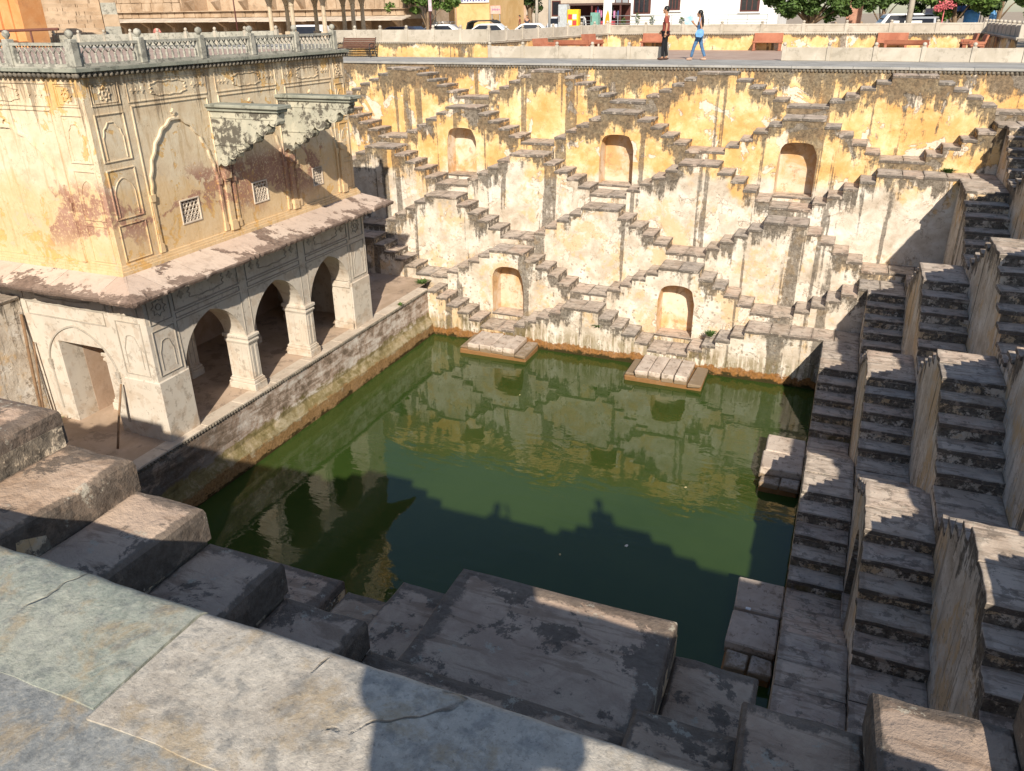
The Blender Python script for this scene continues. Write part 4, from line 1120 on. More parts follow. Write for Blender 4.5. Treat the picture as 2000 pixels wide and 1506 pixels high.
def railing(p, q, zb0, zb1, n, label, h=.44, framed=False, mat=None, group=None, posts=True):
    mat = mat or RAIL; p, q = Vector(p), Vector(q); r_ = root('stone_railing', (*((p+q)/2), (zb0+zb1)/2), label, 'railing', group)
    d = (q-p); L = d.length; ang = math.atan2(d.y, d.x); rr = random.Random(int(L*100))
    for i in range(n+1):
        t = i/n; c = p+d*t; z = zb0+(zb1-zb0)*t
        o = inst(RPM, 'post', r_, (c.x, c.y, z), (1, 1, h/.44), (0, 0, ang))
        if i < n:
            c2 = p+d*((i+.5)/n); z2 = zb0+(zb1-zb0)*((i+.5)/n); w = L/n-.13
            m = MB(); m.cbox(-w/2, w/2, -.035, .035, 0, h+rr.uniform(-.008, .004), .01, .004, rnd=rr)
            if framed:
                for sx in (-1, 1):
                    a, b = (-w/2+.05, -.03) if sx < 0 else (.03, w/2-.05)
                    m.sweep([(a, .06), (b, .06), (b, h-.06), (a, h-.06)], lambda s, z, dd=0: (s, -.035-dd, z), .03, .012, closed=True)
            o = m.build('panel', mat); par(o, r_); o.location = (c2.x, c2.y, z2); o.rotation_euler = (0, math.atan2(-(zb1-zb0), L) if L else 0, ang)
    return r_
railing((-8.26, 3.42), (-.98, 3.42), 0, 0, 5, 'low pale stone railing along the far walkway, left of the gap where two people walk', .44)
railing((3.25, 3.42), (10.75, 3.42), 0, 0, 5, 'low pale stone railing along the far walkway, right of the gap where two people walk', .44)
def cwall(p, q, z0, zt0, zt1, label, cap=.05):
    p, q = Vector(p), Vector(q); d = q-p; L = d.length; n = max(2, int(L/.3)); r_ = root('courtyard_wall', (*((p+q)/2), z0), label, 'wall')
    nrm = Vector((d.y, -d.x)).normalized(); m = MB()
    for i in range(n):
        for k in range(3):
            def pt(a, c):
                t = a/n; zt = zt0+(zt1-zt0)*t; z = z0-.02+(zt-z0+.02)*c/3; b = p+d*t; w = wob((b.x, b.y, z), .02)
                return (b.x+nrm.x*w, b.y+nrm.y*w, z), (t*L*1.0+p.x, (zt-z)*3.0)
            f = [pt(i, k), pt(i+1, k), pt(i+1, k+1), pt(i, k+1)]
            m.face([a for a, _ in f], [b for _, b in f])
    m.build('wall_face', PL, r_, recalc=False)
    m = MB(); ang = math.atan2(d.y, d.x); m.cbox(-L/2, L/2, -.06, .35, -.05, .0, .012, .004)
    x = -L/2
    while x < L/2: m.box(x, x+.05, -.05, -.02, -.085, -.048); x += .10
    o = m.build('wall_cap', RAIL); par(o, r_); c = (p+q)/2; o.location = (c.x, c.y, (zt0+zt1)/2+.03); o.rotation_euler = (0, -math.atan2(zt1-zt0, L), ang)
    return r_
cwall((-16.2, 3.78), (-8.52, 3.78), 0, .58, .58, 'patchy yellow wall under a railing, behind the slatted iron bench')
railing((-16.2, 3.86), (-8.48, 3.86), .60, .60, 6, 'stone railing on the patchy yellow wall behind the iron bench', .46)
cwall((-8.52, 3.78), (-5.85, 12.3), 0, .58, .72, 'slanting side wall of the courtyard in weak light beside the red benches')
railing((-8.48, 3.86), (-5.9, 12.3), .60, .74, 8, 'stone railing on the slanting side wall of the courtyard', .40)
cwall((-5.85, 12.3), (10.45, 12.3), 0, .72, .72, 'long stained yellow back wall of the courtyard behind the red benches')
railing((-5.8, 12.38), (10.4, 12.38), .74, .74, 9, 'framed stone railing along the back wall of the courtyard', .36, True)
cwall((10.45, 12.3), (10.45, 3.6), 0, .72, .72, 'shaded end wall of the courtyard on the right')
railing((10.53, 12.3), (10.53, 3.7), .74, .74, 8, 'stone railing on the shaded end wall of the courtyard', .36)
railing((-28.9, 0.2), (-16.3, 0.2), .45, .60, 8, 'greenish slab railing behind the pavilion roof', .50, mat=BAL)
m = MB(); m.box(-40, -16.22, .1, 3.7, GZ-.2, .5); o = m.build('upper_terrace', WALK); struct(o)

# ------------------------------------------------------------------ benches
def bench(x0, y, w, label, rz=0, arms=True, h=.73):
    r_ = root('stone_bench', (0, 0, 0), label, 'bench', 'red sandstone benches in the courtyard')
    m = MB(); m.cbox(-w/2, w/2, -.30, .16, .33, .40, .012, .004); m.build('seat', SAND, r_)
    m = MB(); b = [(.13, .38), (.20, .38), (.27, h), (.20, h)]
    m.prism(b, lambda u, z, d: (d, u, z), -w/2+.02, w/2-.02); m.build('backrest', SAND, r_)
    for sg in (-1, 1):
        m = MB(); c = sg*(w/2-.09)
        m.cbox(c-.05, c+.05, -.26, -.12, 0, .34, .01); m.cbox(c-.05, c+.05, .04, .18, 0, .40, .01); m.cbox(c-.06, c+.06, -.27, .17, 0, .06, .01)
        m.build('leg', SAND, r_)
        if arms:
            m = MB(); m.cbox(c-.045+sg*.05, c+.045+sg*.05, -.26, .2, .40, .50, .012); m.build('armrest', SAND, r_)
    return put(r_, (x0, y, 0), rz)
bench(1.77, 11.98, 1.30, 'red sandstone bench against the back wall behind the walking woman', 0, False)
bench(-3.45, 11.95, 1.25, 'red sandstone bench against the back wall behind the walking man', 0, False)
bench(6.95, 11.95, 1.25, 'red sandstone bench against the back wall, behind another bench turned round', 0, False)
bench(7.40, 9.3, 1.68, 'wide red sandstone bench seen from its back, in front of another bench', math.pi, False, .52)
bench(9.75, 10.6, 1.2, 'red sandstone bench at the shaded end wall, near the back corner', -math.pi/2)
bench(9.85, 8.4, 1.2, 'red sandstone bench at the shaded end wall, nearer the walkway railing', -math.pi/2)
bench(-6.9, 6.1, 1.0, 'red sandstone bench set sideways at the slanting courtyard wall', R(70), True, .66)
bench(-6.1, 7.6, 1.65, 'wide red sandstone bench seen from its back, near the slanting courtyard wall', math.pi, False, .56)
bench(-5.9, 9.9, 1.1, 'red sandstone bench behind the wide bench near the slanting courtyard wall', R(72), True, .75)
IRON = m_plain('black_iron', (.03, .03, .032), .5, .4); SLAT = m_plain('brown_slats', (.13, .065, .045), .6, .3)
ib = root('iron_bench', (0, 0, 0), 'dark iron bench with brown wooden slats below the stone railing', 'bench')
for i in range(5):
    m = MB(); z = .40+i*.072; y = .12+i*.03; m.cbox(-.82, .82, y-.012, y+.012, z, z+.064, .006); m.build('back_slat', SLAT, ib)
for i in range(5):
    m = MB(); y = -.32+i*.088; m.cbox(-.80, .80, y, y+.078, .36, .385, .006); m.build('seat_slat', SLAT, ib)
for sg in (-1, 1):
    m = MB(); x = sg*.80
    m.tube([(x, -.30, 0), (x, -.22, .12), (x, -.30, .25), (x, -.33, .36), (x, -.30, .50), (x, -.15, .55), (x, .08, .52)], .022, 6)
    m.tube([(x, .26, 0), (x, .16, .14), (x, .10, .36), (x, .18, .56), (x, .27, .78)], .022, 6); m.tube([(x, -.3, .35), (x, .1, .35)], .02, 6)
    m.lathe([(.004, -.012), (.07, -.012), (.07, .012), (.004, .012)], (x, -.05, .2), 10, axis='x')
    m.build('iron_end', IRON, ib)
put(ib, (-14.35, 3.05, 0))

# ------------------------------------------------------------------ people
SKIN = m_plain('skin', (.42, .23, .14), .55, .3, .05); HAIR = m_plain('black_hair', (.012, .010, .009), .45, .4, .2, 30)
def skin_mesh(name, verts, edges, radii, mat, parent=None, sub=2, extra=None):
    me = bpy.data.meshes.new(name); me.from_pydata(verts, edges, [])
    o = bpy.data.objects.new(name, me); COL.objects.link(o)
    o.modifiers.new('s', 'SKIN'); me.skin_vertices or me.attributes
    sv = me.skin_vertices[0].data
    for i, r_ in enumerate(radii): sv[i].radius = r_ if isinstance(r_, tuple) else (r_, r_)
    sv[0].use_root = True
    ss = o.modifiers.new('u', 'SUBSURF'); ss.levels = sub; ss.render_levels = sub
    dg = bpy.context.evaluated_depsgraph_get(); dg.update(); ev = o.evaluated_get(dg)
    me2 = bpy.data.meshes.new_from_object(ev); bpy.data.objects.remove(o)
    if extra:
        b = bmesh.new(); b.from_mesh(me2); t = bpy.data.meshes.new('t'); t.from_pydata(extra.v, [], extra.f); b.from_mesh(t); b.to_mesh(me2); b.free(); bpy.data.meshes.remove(t)
    for p in me2.polygons: p.use_smooth = True
    me2.materials.clear(); me2.materials.append(mat)
    o = bpy.data.objects.new(name, me2); COL.objects.link(o)
    if parent: par(o, parent)
    return o
def ell(m, c, r, n=10, k=8, rot=None):
    vs = []; fs = []
    for i in range(k+1):
        ph = -math.pi/2+math.pi*i/k
        for j in range(n):
            t = 2*math.pi*j/n; p = Vector((r[0]*math.cos(ph)*math.cos(t), r[1]*math.cos(ph)*math.sin(t), r[2]*math.sin(ph)))
            if rot: p = rot @ p
            vs.append(p+Vector(c))
    for i in range(k):
        for j in range(n): fs.append((i*n+j, i*n+(j+1) % n, (i+1)*n+(j+1) % n, (i+1)*n+j))
    m.raw(vs, fs, smooth=True)
def person(H, pose, shirt, trousers, shoes, label, hair='short', sleeve=.55, fem=False, tank=False, cat='person', g=1.22, hemz=-.12):
    """faces -x before placing; pose: joints in units of height, x forward = -x"""
    k = H/1.75; J = {n: Vector(p)*k for n, p in pose.items()}
    ex = MB()
    hc = J['head']; ell(ex, hc, (.098*k, .076*k, .122*k), 14, 10)
    ell(ex, hc+Vector((-.10, 0, -.01))*k, (.018*k, .014*k, .026*k), 8, 6)       # nose
    ell(ex, hc+Vector((-.075, 0, -.085))*k, (.028*k, .03*k, .03*k), 8, 6)      # chin
    ell(ex, hc+Vector((-.088, 0, -.055))*k, (.012*k, .025*k, .008*k), 8, 5)    # mouth
    for s in (-1, 1):
        ell(ex, hc+Vector((.01, s*.077, -.005))*k, (.02*k, .01*k, .03*k), 6, 6)
        ell(ex, hc+Vector((-.084, s*.032, .018))*k, (.012*k, .016*k, .009*k), 6, 5)
    for s in ('l', 'r'):                                                         # hands with five fingers
        w = J['wrist_'+s]; d = (w-J['elbow_'+s]).normalized(); sd = d.cross(Vector((1, 0, 0))).normalized() if abs(d.x) < .9 else Vector((0, 1, 0)); nn = d.cross(sd)
        pc = w+d*.045*k; Rm = Matrix((nn, sd, d)).transposed() if False else Matrix.Identity(3)
        ex.tube([w-d*.01*k, w+d*.03*k, w+d*.085*k], [.026*k, .038*k, .036*k], 8)
        for f, (o, l) in enumerate(((-.028, .060), (-.010, .072), (.009, .068), (.026, .052))):
            b = w+d*.075*k+nn*o*k; ex.tube([b, b+(d*.6*l+sd*.008)*k, b+(d*l+sd*.022)*k], [.010*k, .009*k, .006*k], 6)
        b = w+d*.03*k-nn*.034*k; ex.tube([b, b+(d*.03-nn*.02)*k, b+(d*.06-nn*.022+sd*.01)*k], [.012*k, .011*k, .007*k], 6)
    N = ['pelvis', 'spine', 'chest', 'neck', 'headb', 'sh_l', 'elbow_l', 'wrist_l', 'sh_r', 'elbow_r', 'wrist_r', 'hip_l', 'knee_l', 'ankle_l', 'toe_l', 'hip_r', 'knee_r', 'ankle_r', 'toe_r']
    J['headb'] = J['head']-Vector((-.01, 0, .04))*k
    E = [(0, 1), (1, 2), (2, 3), (3, 4), (2, 5), (5, 6), (6, 7), (2, 8), (8, 9), (9, 10), (0, 11), (11, 12), (12, 13), (13, 14), (0, 15), (15, 16), (16, 17), (17, 18)]
    rad = dict(pelvis=(.12, .10), spine=(.115, .095), chest=(.13, .10), neck=.052, headb=.058, sh_l=.058, elbow_l=.040, wrist_l=.026, sh_r=.058, elbow_r=.040, wrist_r=.026,
               hip_l=.085, knee_l=.055, ankle_l=.036, toe_l=.03, hip_r=.085, knee_r=.055, ankle_r=.036, toe_r=.03)
    if fem: rad.update(chest=(.115, .09), spine=(.095, .08), sh_l=.045, sh_r=.045, elbow_l=.034, elbow_r=.034, pelvis=(.125, .105))
    sc = lambda r_, g=1.0: tuple(x*k*g for x in r_) if isinstance(r_, tuple) else r_*k*g
    body = skin_mesh('person', [J[n] for n in N], E, [sc(rad[n]) for n in N], SKIN, None, 2, ex)
    tag(body, label, cat)
    # shirt
    S1 = ['spine', 'pelvis', 'chest', 'neckb', 'sh_l', 'slv_l', 'sh_r', 'slv_r', 'hem']
    J['neckb'] = J['chest'].lerp(J['neck'], .55); J['hem'] = J['pelvis']+Vector((0, 0, hemz))*k
    for s in 'lr': J['slv_'+s] = J['sh_'+s].lerp(J['elbow_'+s], .85)
    e2 = [(0, 1), (1, 8), (0, 2), (2, 3)]
    rd = [sc(rad['spine'], g), sc(rad['pelvis'], g), sc(rad['chest'], g), .06*k, sc(rad['sh_l'], 1.3), .058*k, sc(rad['sh_r'], 1.3), .058*k, sc(rad['pelvis'], g*1.02)]
    if not tank: e2 += [(2, 4), (4, 5), (2, 6), (6, 7)]
    ids = sorted({i for e in e2 for i in e}); mp = {o: n for n, o in enumerate(ids)}
    skin_mesh('shirt', [J[S1[i]] for i in ids], [(mp[a], mp[b]) for a, b in e2], [rd[i] for i in ids], shirt, body)
    T1 = ['pelvis', 'hip_l', 'knee_l', 'cuff_l', 'hip_r', 'knee_r', 'cuff_r']
    for s in 'lr': J['cuff_'+s] = J['ankle_'+s]+(J['knee_'+s]-J['ankle_'+s]).normalized()*.02*k
    tr = [sc(rad['pelvis'], 1.1), .098*k, .07*k, .055*k, .098*k, .07*k, .055*k]
    skin_mesh('trousers', [J[n] for n in T1], [(0, 1), (1, 2), (2, 3), (0, 4), (4, 5), (5, 6)], tr, trousers, body)
    for s in 'lr':
        m = MB(); a, t_ = J['ankle_'+s], J['toe_'+s]; d = (t_-a); d.z = 0; d.normalize(); base = min(a.z, t_.z)
        c = a+d*.06*k; c.z = 0; ell(m, Vector((c.x, c.y, t_.z+.018*k)), (.135*k, .048*k, .045*k), 10, 6, Matrix.Rotation(math.atan2(-d.y, -d.x), 3, 'Z'))
        m.build('shoe', shoes, body)
    m = MB()
    if hair == 'short':
        ell(m, hc+Vector((.018, 0, .03))*k, (.102*k, .086*k, .112*k), 14, 8)
    else:
        ell(m, hc+Vector((.018, 0, .025))*k, (.105*k, .09*k, .115*k), 14, 8)
        for i in range(9):
            a = (i-4)/4; p0 = hc+Vector((.06, a*.06, .03))*k
            m.tube([p0, hc+Vector((.11, a*.075, -.12))*k, hc+Vector((.14, a*.085, -.28))*k, hc+Vector((.13+.02*math.sin(i*2), a*.08, -.44-.03*math.cos(i*3)))*k], [.04*k, .038*k, .032*k, .012*k], 7)
    m.build('hair', HAIR, body)
    return body
def mk(st, armL, armR, stride=.0, lean=0):
    h = .94
    P = dict(pelvis=(0, 0, .93), spine=(-.005-lean*.3, 0, 1.10), chest=(-lean, 0, 1.32), neck=(-.01-lean, 0, 1.49), head=(-.035-lean, 0, 1.635),
             sh_l=(-lean, -.19, 1.40), sh_r=(-lean, .19, 1.40), hip_l=(0, -.09, .88), hip_r=(0, .09, .88))
    for s, sg, st_ in (('l', -1, stride), ('r', 1, -stride)):
        P['knee_'+s] = (-st_*.55-.02, sg*.095, .49); P['ankle_'+s] = (-st_*1.0+(.0 if st_ > 0 else .03), sg*.09, .085 if st_ >= 0 else .10); P['toe_'+s] = (P['ankle_'+s][0]-.15, sg*.10, .03)
    P['elbow_l'], P['wrist_l'] = armL; P['elbow_r'], P['wrist_r'] = armR
    return P
POLO = m_plain('brick_red_polo', (.26, .065, .05), .85, .2, .1, 9); BLK = m_plain('black_trousers', (.014, .014, .017), .8, .2); BRN = m_plain('brown_shoe', (.07, .035, .025), .6)
DEN = m_plain('blue_denim', (.075, .16, .29), .85, .2, .25, 14); DEN2 = m_plain('denim_top', (.13, .23, .40), .85, .2, .35, 30); TAN = m_plain('tan_shoe', (.45, .30, .22), .7)
man = person(1.80, mk(0, ((.06, -.24, 1.14), (.03, -.25, .90)), ((-.02, .25, 1.15), (-.20, .30, .95)), .05), POLO, BLK, BRN,
             'man in a brick red polo shirt and black trousers walking on the far walkway', g=1.45, hemz=-.17)
put(man, (-.95, 2.95, 0.0), R(4))
woman = person(1.66, mk(0, ((.10, -.23, 1.16), (.02, -.26, .98)), ((-.08, .22, 1.13), (-.27, .20, 1.30)), .24, .0), DEN2, DEN, TAN,
               'woman in denim top and jeans with long black hair walking on far walkway', 'long', fem=True, tank=True, g=1.3)
put(woman, (.28, 2.95, 0.0), R(2))
m = MB(); m.prism([(-.06, .80), (.12, .78), (.20, .86), (.19, 1.0), (.10, 1.06), (-.03, 1.03), (-.09, .92)], lambda u, z, d: (u, d, z), -.36, -.28); ell(m, (.05, -.32, .92), (.13, .055, .11), 12, 8); m.tube([(.0, -.30, 1.02), (.02, -.22, 1.30), (.04, -.10, 1.42)], .010, 6)
o = m.build('handbag', m_plain('light_blue_leather', (.16, .36, .68), .6, .3, .12)); tag(o, 'soft light blue handbag hanging at the walking woman\'s side', 'handbag'); put(o, (.28, 2.95, 0), R(2))
GREY = m_plain('grey_shirt', (.16, .17, .19), .8); NAVY = m_plain('navy_shirt', (.03, .04, .07), .8); MAR = m_plain('maroon_shirt', (.14, .03, .035), .8)
stand = mk(0, ((.02, -.26, 1.14), (-.03, -.27, .89)), ((.02, .26, 1.14), (-.03, .27, .89)), .03)
for i, (x, y, rz, sh, lb) in enumerate(((-22.6, 44, 2.0, NAVY, 'person in a dark blue shirt standing beyond the parked white cars'), (-23.7, 45, .4, MAR, 'person in a maroon shirt standing in the street by the tan buildings'),
                                        (-21.1, 33, 1.5, MAR, 'person in a dark red shirt beside the parked white car'))):
    put(person(1.70, stand, sh, BLK, BRN, lb), (x, y, -.09 if y > 40 else GZ), rz)
# the two people at the near rim whose shadows reach the water
hold = mk(0, ((-.12, -.26, 1.20), (-.34, -.12, 1.42)), ((-.12, .26, 1.20), (-.34, .12, 1.42)), .02)
put(person(1.74, hold, GREY, BLK, BRN, 'person in grey shirt at the near rim holding both hands up before the face'), (6.02, -28.98, -.01), R(-88))
put(person(1.72, stand, NAVY, BLK, BRN, 'person in navy shirt standing at the near rim with arms hanging down'), (8.1, -27.95, -.01), R(-90))
# ------------------------------------------------------------------ background buildings
BLOCK = m_stone('brown_stone_block', (.36, .25, .16), (.48, .36, .25), (.18, .13, .09), .9, .4)
WHITE = m_plain('white_paint', (.78, .77, .75), .8, .2, .06, 1.2); FRAME = m_plain('dark_wood_frame', (.10, .035, .03), .6); GLASS = m_plain('dark_glass', (.02, .022, .028), .12, .6)
ORNG = m_stone('ochre_wash', (.62, .40, .17), (.72, .50, .25), (.40, .24, .11), .6, .3); TANW = m_stone('tan_render', (.50, .37, .25), (.58, .45, .32), (.30, .21, .14), .5, .3)
STEEL = m_plain('grey_steel', (.30, .32, .34), .45, .5, .06)
# old stone building with a long eave
ob = root('stone_building', (-38, 26, GZ), 'old brown stone building with a long slab eave over a dark veranda', 'building')
m = MB(); m.box(-80, -23.9, 27.5, 31, GZ-.1, 9); m.build('wall', BLOCK, ob)
rr = random.Random(77); mesh_v = []
for i in range(8):
    q = MB(); q.cbox(-.5, .5, -.14, .14, -.5, .5, .03, .03, rnd=rr); o = q.build('stone_block', BLOCK); mesh_v.append(o.data); bpy.data.objects.remove(o)
for (z0, z1, x0, x1, y) in ((1.66, 2.06, -56, -23.9, 24.3), (2.12, 2.75, -56, -44, 24.5), (2.12, 2.75, -31, -23.9, 24.5), (2.75, 3.6, -56, -44, 24.5), (2.75, 3.6, -31, -23.9, 24.5)):
    x = x0
    while x < x1-.1:
        w = min(rr.uniform(.55, 1.25), x1-x); inst(rr.choice(mesh_v), 'stone_block', ob, (x+w/2, y+rr.uniform(-.03, .03), (z0+z1)/2), (w-.03, 1, z1-z0-.02)); x += w
m = MB(); m.box(-56, -23.9, 24.46, 27.5, 1.45, 2.06); m.box(-56, -44, 24.65, 27.5, 2.06, 4.2); m.box(-31, -23.9, 24.65, 27.5, 2.06, 4.2); m.build('inner_core', BLOCK, ob)
m = MB(); m.cbox(-56, -23.7, 23.95, 24.7, 2.06, 2.13, .02, .01); m.build('ledge', BLOCK, ob)
x = -56.
while x < -23.6:
    w = min(rr.uniform(.8, 1.4), -23.5-x); m = MB(); z = rr.uniform(-.015, .015)
    m.prism([(23.1, 1.36+z), (24.4, 1.60+z), (24.4, 1.68+z), (23.1, 1.42+z)], lambda u, zz, d: (d, u, zz), x+.008, x+w-.008); m.build('eave_slab', COPE, ob); x += w
for i in range(13):
    m = MB(); x = -55+i*2.55; m.box(x-.14, x+.14, 24.2, 24.5, GZ-.1, 1.5); m.prism([(23.4, 1.36), (24.2, .95), (24.3, 1.5)], lambda u, zz, d: (d, u, zz), x-.1, x+.1); m.build('veranda_post', BLOCK, ob)
for i in range(5):
    x = -43+i*2.6; m = MB(); m.prism([(24.0, 2.75), (24.6, 2.13), (24.75, 2.13), (24.75, 2.9)], lambda u, zz, d: (d, u, zz), x-.16, x+.16); m.build('corbel', BLOCK, ob)
# stair to the upper level
stair = root('stone_staircase', (0, 0, 0), 'brown stone staircase between grey slab cheek walls at the left', 'staircase')
for i in range(13):
    z = .1+i*.2; y = i*.36; n = 4; xs = [-1.6]+sorted(rr.uniform(-1.2, 1.2) for _ in range(n-1))+[1.6]
    for a, b in zip(xs[:-1], xs[1:]):
        m = MB(); m.cbox(a+.008, b-.008, y+rr.uniform(-.01, .01), y+.5, z-.02, z+.195, .012, .008, rnd=rr); m.build('step', BLOCK, stair)
for sx in (-1, 1):
    for i in range(5):
        m = MB(); x = sx*1.62; y = -.5+i*1.05; z = .75+i*.58; m.cbox(min(x, x+sx*.75), max(x, x+sx*.75), y, y+1.03, 0, z, .02, .01, rnd=rr); m.build('cheek_block', BAL if i % 2 == 0 else BLOCK, stair)
m = MB(); m.box(-2.3, 2.3, 4.7, 8, 0, 5); m.box(-1.6, 1.6, .45, 4.7, 0, .12); m.build('core', BLOCK, stair)
put(stair, (-32.2, 4.0, .5), R(48))
og = root('orange_wall', (-29.2, -1.8, .4), 'tall orange-washed wall end at the far left edge', 'wall')
m = MB()
for i, x in enumerate((-30.6, -29.9, -29.3, -28.8)): m.cbox(x+.01, x+.6, -2.1+i*.1, -.6, .4, 5, .02, .01, rnd=rr)
m.build('pier', m_stone('orange_wash', (.62, .27, .10), (.70, .36, .16), (.36, .16, .08), .8, .3), og)
m = MB(); m.tube([(-30.5, -2.6, 1.14), (-25.4, -2.4, 1.24)], .055, 8); m.tube([(-27.0, -2.46, 1.2), (-27.0, -2.46, .45)], .04, 8); m.tube([(-29.6, -2.56, 1.15), (-29.6, -2.56, .45)], .04, 8)
tag(m.build('pipe_barrier', m_plain('rusty_pipe', (.14, .055, .04), .7)), 'rusty horizontal pipe barrier beside the orange wall', 'barrier')
m = MB(); m.box(-30.6, -24.5, -3, .2, .2, .46); struct(m.build('left_terrace', WALK))
# chhatri
ch = root('chhatri', (-21.3, 10, .3), 'open stone kiosk on slender carved columns beyond the pavilion roof', 'kiosk')
m = MB(); m.cbox(-24.0, -18.6, 8.4, 12.6, GZ-.05, .62, .03); m.build('plinth', RAIL, ch)
CHS = m_stone('column_stone', (.46, .37, .27), (.56, .46, .34), (.24, .18, .13), 1.4, .4)
cm = MB(); cm.cbox(-.17, .17, -.17, .17, 0, .30, .02); cm.lathe([(.13, .30), (.12, .4), (.105, 1.3), (.11, 1.5), (.14, 1.55), (.12, 1.6), (.16, 1.72), (.24, 1.95)], (0, 0, 0), 8, smooth=False); cm.cbox(-.26, .26, -.26, .26, 1.94, 2.15, .03)
o = cm.build('column', CHS); cme = o.data; bpy.data.objects.remove(o)
for x, y in ((-23.3, 8.9), (-21.75, 8.7), (-19.95, 8.9), (-23.5, 10.6), (-19.3, 10.6), (-22.7, 12.1), (-21.0, 12.3), (-19.6, 12.0)): inst(cme, 'column', ch, (x, y, .60))
m = MB(); m.cbox(-24.2, -18.7, 8.2, 12.8, 2.72, 3.0, .03); m.prism([(-25, 2.98), (-17.9, 2.98), (-18.4, 3.15), (-24.5, 3.15)], lambda u, z, d: (u, d, z), 7.6, 13.4)
m.lathe([(2.3, 3.1), (2.25, 3.6), (1.9, 4.3), (1.2, 4.9), (.3, 5.3), (.05, 5.7)], (-21.4, 10.5, 0), 20); m.build('roof', CHS, ch)
# ochre building
yb = root('ochre_building', (-29, 42, 0), 'ochre-washed building with a white sign board behind the tree', 'building')
m = MB(); m.box(-36, -24.5, 40, 48, GZ-.2, 8); m.build('wall', ORNG, yb)
m = MB(); m.tube([(-27.7, 39.93, GZ), (-27.7, 39.93, 7)], .09, 8); m.build('drain_pipe', TANW, yb)
m = MB(); m.box(-27.4, -24.5, 39.88, 39.98, 2.62, 3.6); m.build('sign_board', WHITE, yb)
m = MB()
for i in range(9): m.box(-27.1+i*.27, -26.95+i*.27, 39.86, 39.885, 2.72+.05*(i % 2), 2.86)
m.build('sign_lettering', m_plain('blue_lettering', (.10, .10, .30)), yb)
# pink board
pb = root('sign_board', (-23.05, 38, GZ), 'pink sign board on posts beside the ochre building', 'sign')
m = MB(); m.box(-23.5, -22.6, 37.97, 38.03, 1.72, 2.34); m.build('board', m_plain('pink_board', (.72, .42, .36), .7), pb)
for x in (-23.4, -22.7): m = MB(); m.box(x-.03, x+.03, 38.03, 38.09, GZ, 1.9); m.build('post', STEEL, pb)
m = MB()
for i in range(6): m.box(-23.35+i*.12, -23.27+i*.12, 37.95, 37.968, 1.98+.03*(i % 2), 2.08+.05*((i+1) % 2))
m.build('lettering', m_plain('violet_lettering', (.30, .16, .32)), pb)
# tan houses far down the street
def house(x0, x1, y, h, mat, label, wins):
    r_ = root('street_house', ((x0+x1)/2, y, 0), label, 'house'); m = MB(); m.box(x0, x1, y, y+8, -.1, h); m.build('wall', mat, r_)
    for (a, b, c, d) in wins:
        m = MB(); m.box(a, b, y-.04, y+.01, c, d); w = m.build('window', FRAME, r_); m = MB(); m.box(a+.12, b-.12, y-.06, y-.03, c+.12, d-.12); m.build('pane', GLASS, w)
    m = MB(); m.box(x0-.2, x1+.2, y-.3, y+8, h, h+.3); m.build('roof', mat, r_)
house(-44, -38.6, 70, 7, TANW, 'far tan house behind the dark tree at the end of the street', [(-42, -41, 2.2, 3.6)])
house(-38.2, -34.4, 76, 5.2, m_stone('brick_render', (.44, .29, .20), (.52, .37, .27), (.26, .16, .11), .6, .4), 'far brick-coloured house with a small dark doorway', [(-36.6, -35.8, .1, 2.0)])
house(-34.2, -29.2, 78, 9, TANW, 'far pale tan house with a plastered upper wall above the parked cars', [(-32.4, -31.4, 3.3, 4.4), (-31, -30.1, 1.2, 2.6)])
house(-29, -19.2, 60, 6, m_stone('grey_render', (.45, .38, .30), (.52, .45, .37), (.3, .24, .18), .5, .3), 'far greyish house behind the shop stall', [(-26, -25, 1.5, 3)])
# white building
wb = root('white_building', (-7.5, 43, 0), 'white-painted building with dark framed windows behind a thin metal railing', 'building')
m = MB(); m.box(-13.6, -.6, 40, 48, GZ-.2, 9); m.build('wall', WHITE, wb)
for (a, b, c, d) in ((-11.78, -10.40, 1.60, 3.6), (-8.95, -8.05, 1.84, 3.6), (-3.42, -2.0, 1.68, 3.6)):
    m = MB(); m.box(a, b, 39.90, 40.02, c, d); w = m.build('window', FRAME, wb)
    n = 3
    for i in range(n):
        x0 = a+.09+(b-a-.18)*i/n; x1 = a+.09+(b-a-.18)*(i+1)/n-.08; m = MB(); m.box(x0, x1, 39.885, 39.93, c+.1, d-.1); m.build('pane', GLASS, w)
    m = MB(); m.box(a-.12, b+.12, 39.84, 40.0, c-.12, c-.02); m.build('sill', WHITE, w)
m = MB(); m.box(-13.35, -12.2, 39.9, 40.02, GZ, 3.4); dr = m.build('door', FRAME, wb)
for i in range(2):
    for j in range(3): m = MB(); m.box(-13.27+i*.56, -12.82+i*.56, 39.88, 39.93, .3+j*1.0, 1.15+j*1.0); m.build('door_panel', STEEL, dr)
mr = root('metal_railing', (-6.4, 36, GZ), 'thin grey metal railing in front of the white building', 'railing')
m = MB(); m.box(-16.4, -.7, 35.6, 36.6, GZ-.1, .50); m.build('kerb', RAIL, mr)
for z in (.75, .95, 1.15, 1.48): m = MB(); m.tube([(-16.2, 36, z), (-.85, 36, z)], .022, 6); m.build('rail', STEEL, mr)
for i in range(12): m = MB(); x = -16.1+i*1.38; m.tube([(x, 36, .45), (x, 36, 1.50)], .028, 6); m.build('post', STEEL, mr)
POT = m_plain('terracotta_pot', (.40, .16, .09), .8); LEAF1 = m_leaf('bush_leaf', (.045, .085, .02), (.09, .15, .035)); LEAF2 = m_leaf('bright_green_leaf', (.05, .10, .018), (.13, .20, .045)); LEAF3 = m_leaf('dark_leaf', (.022, .045, .012), (.05, .085, .022))  # LEAF2 is the brighter leaf green, LEAF3 the darker one
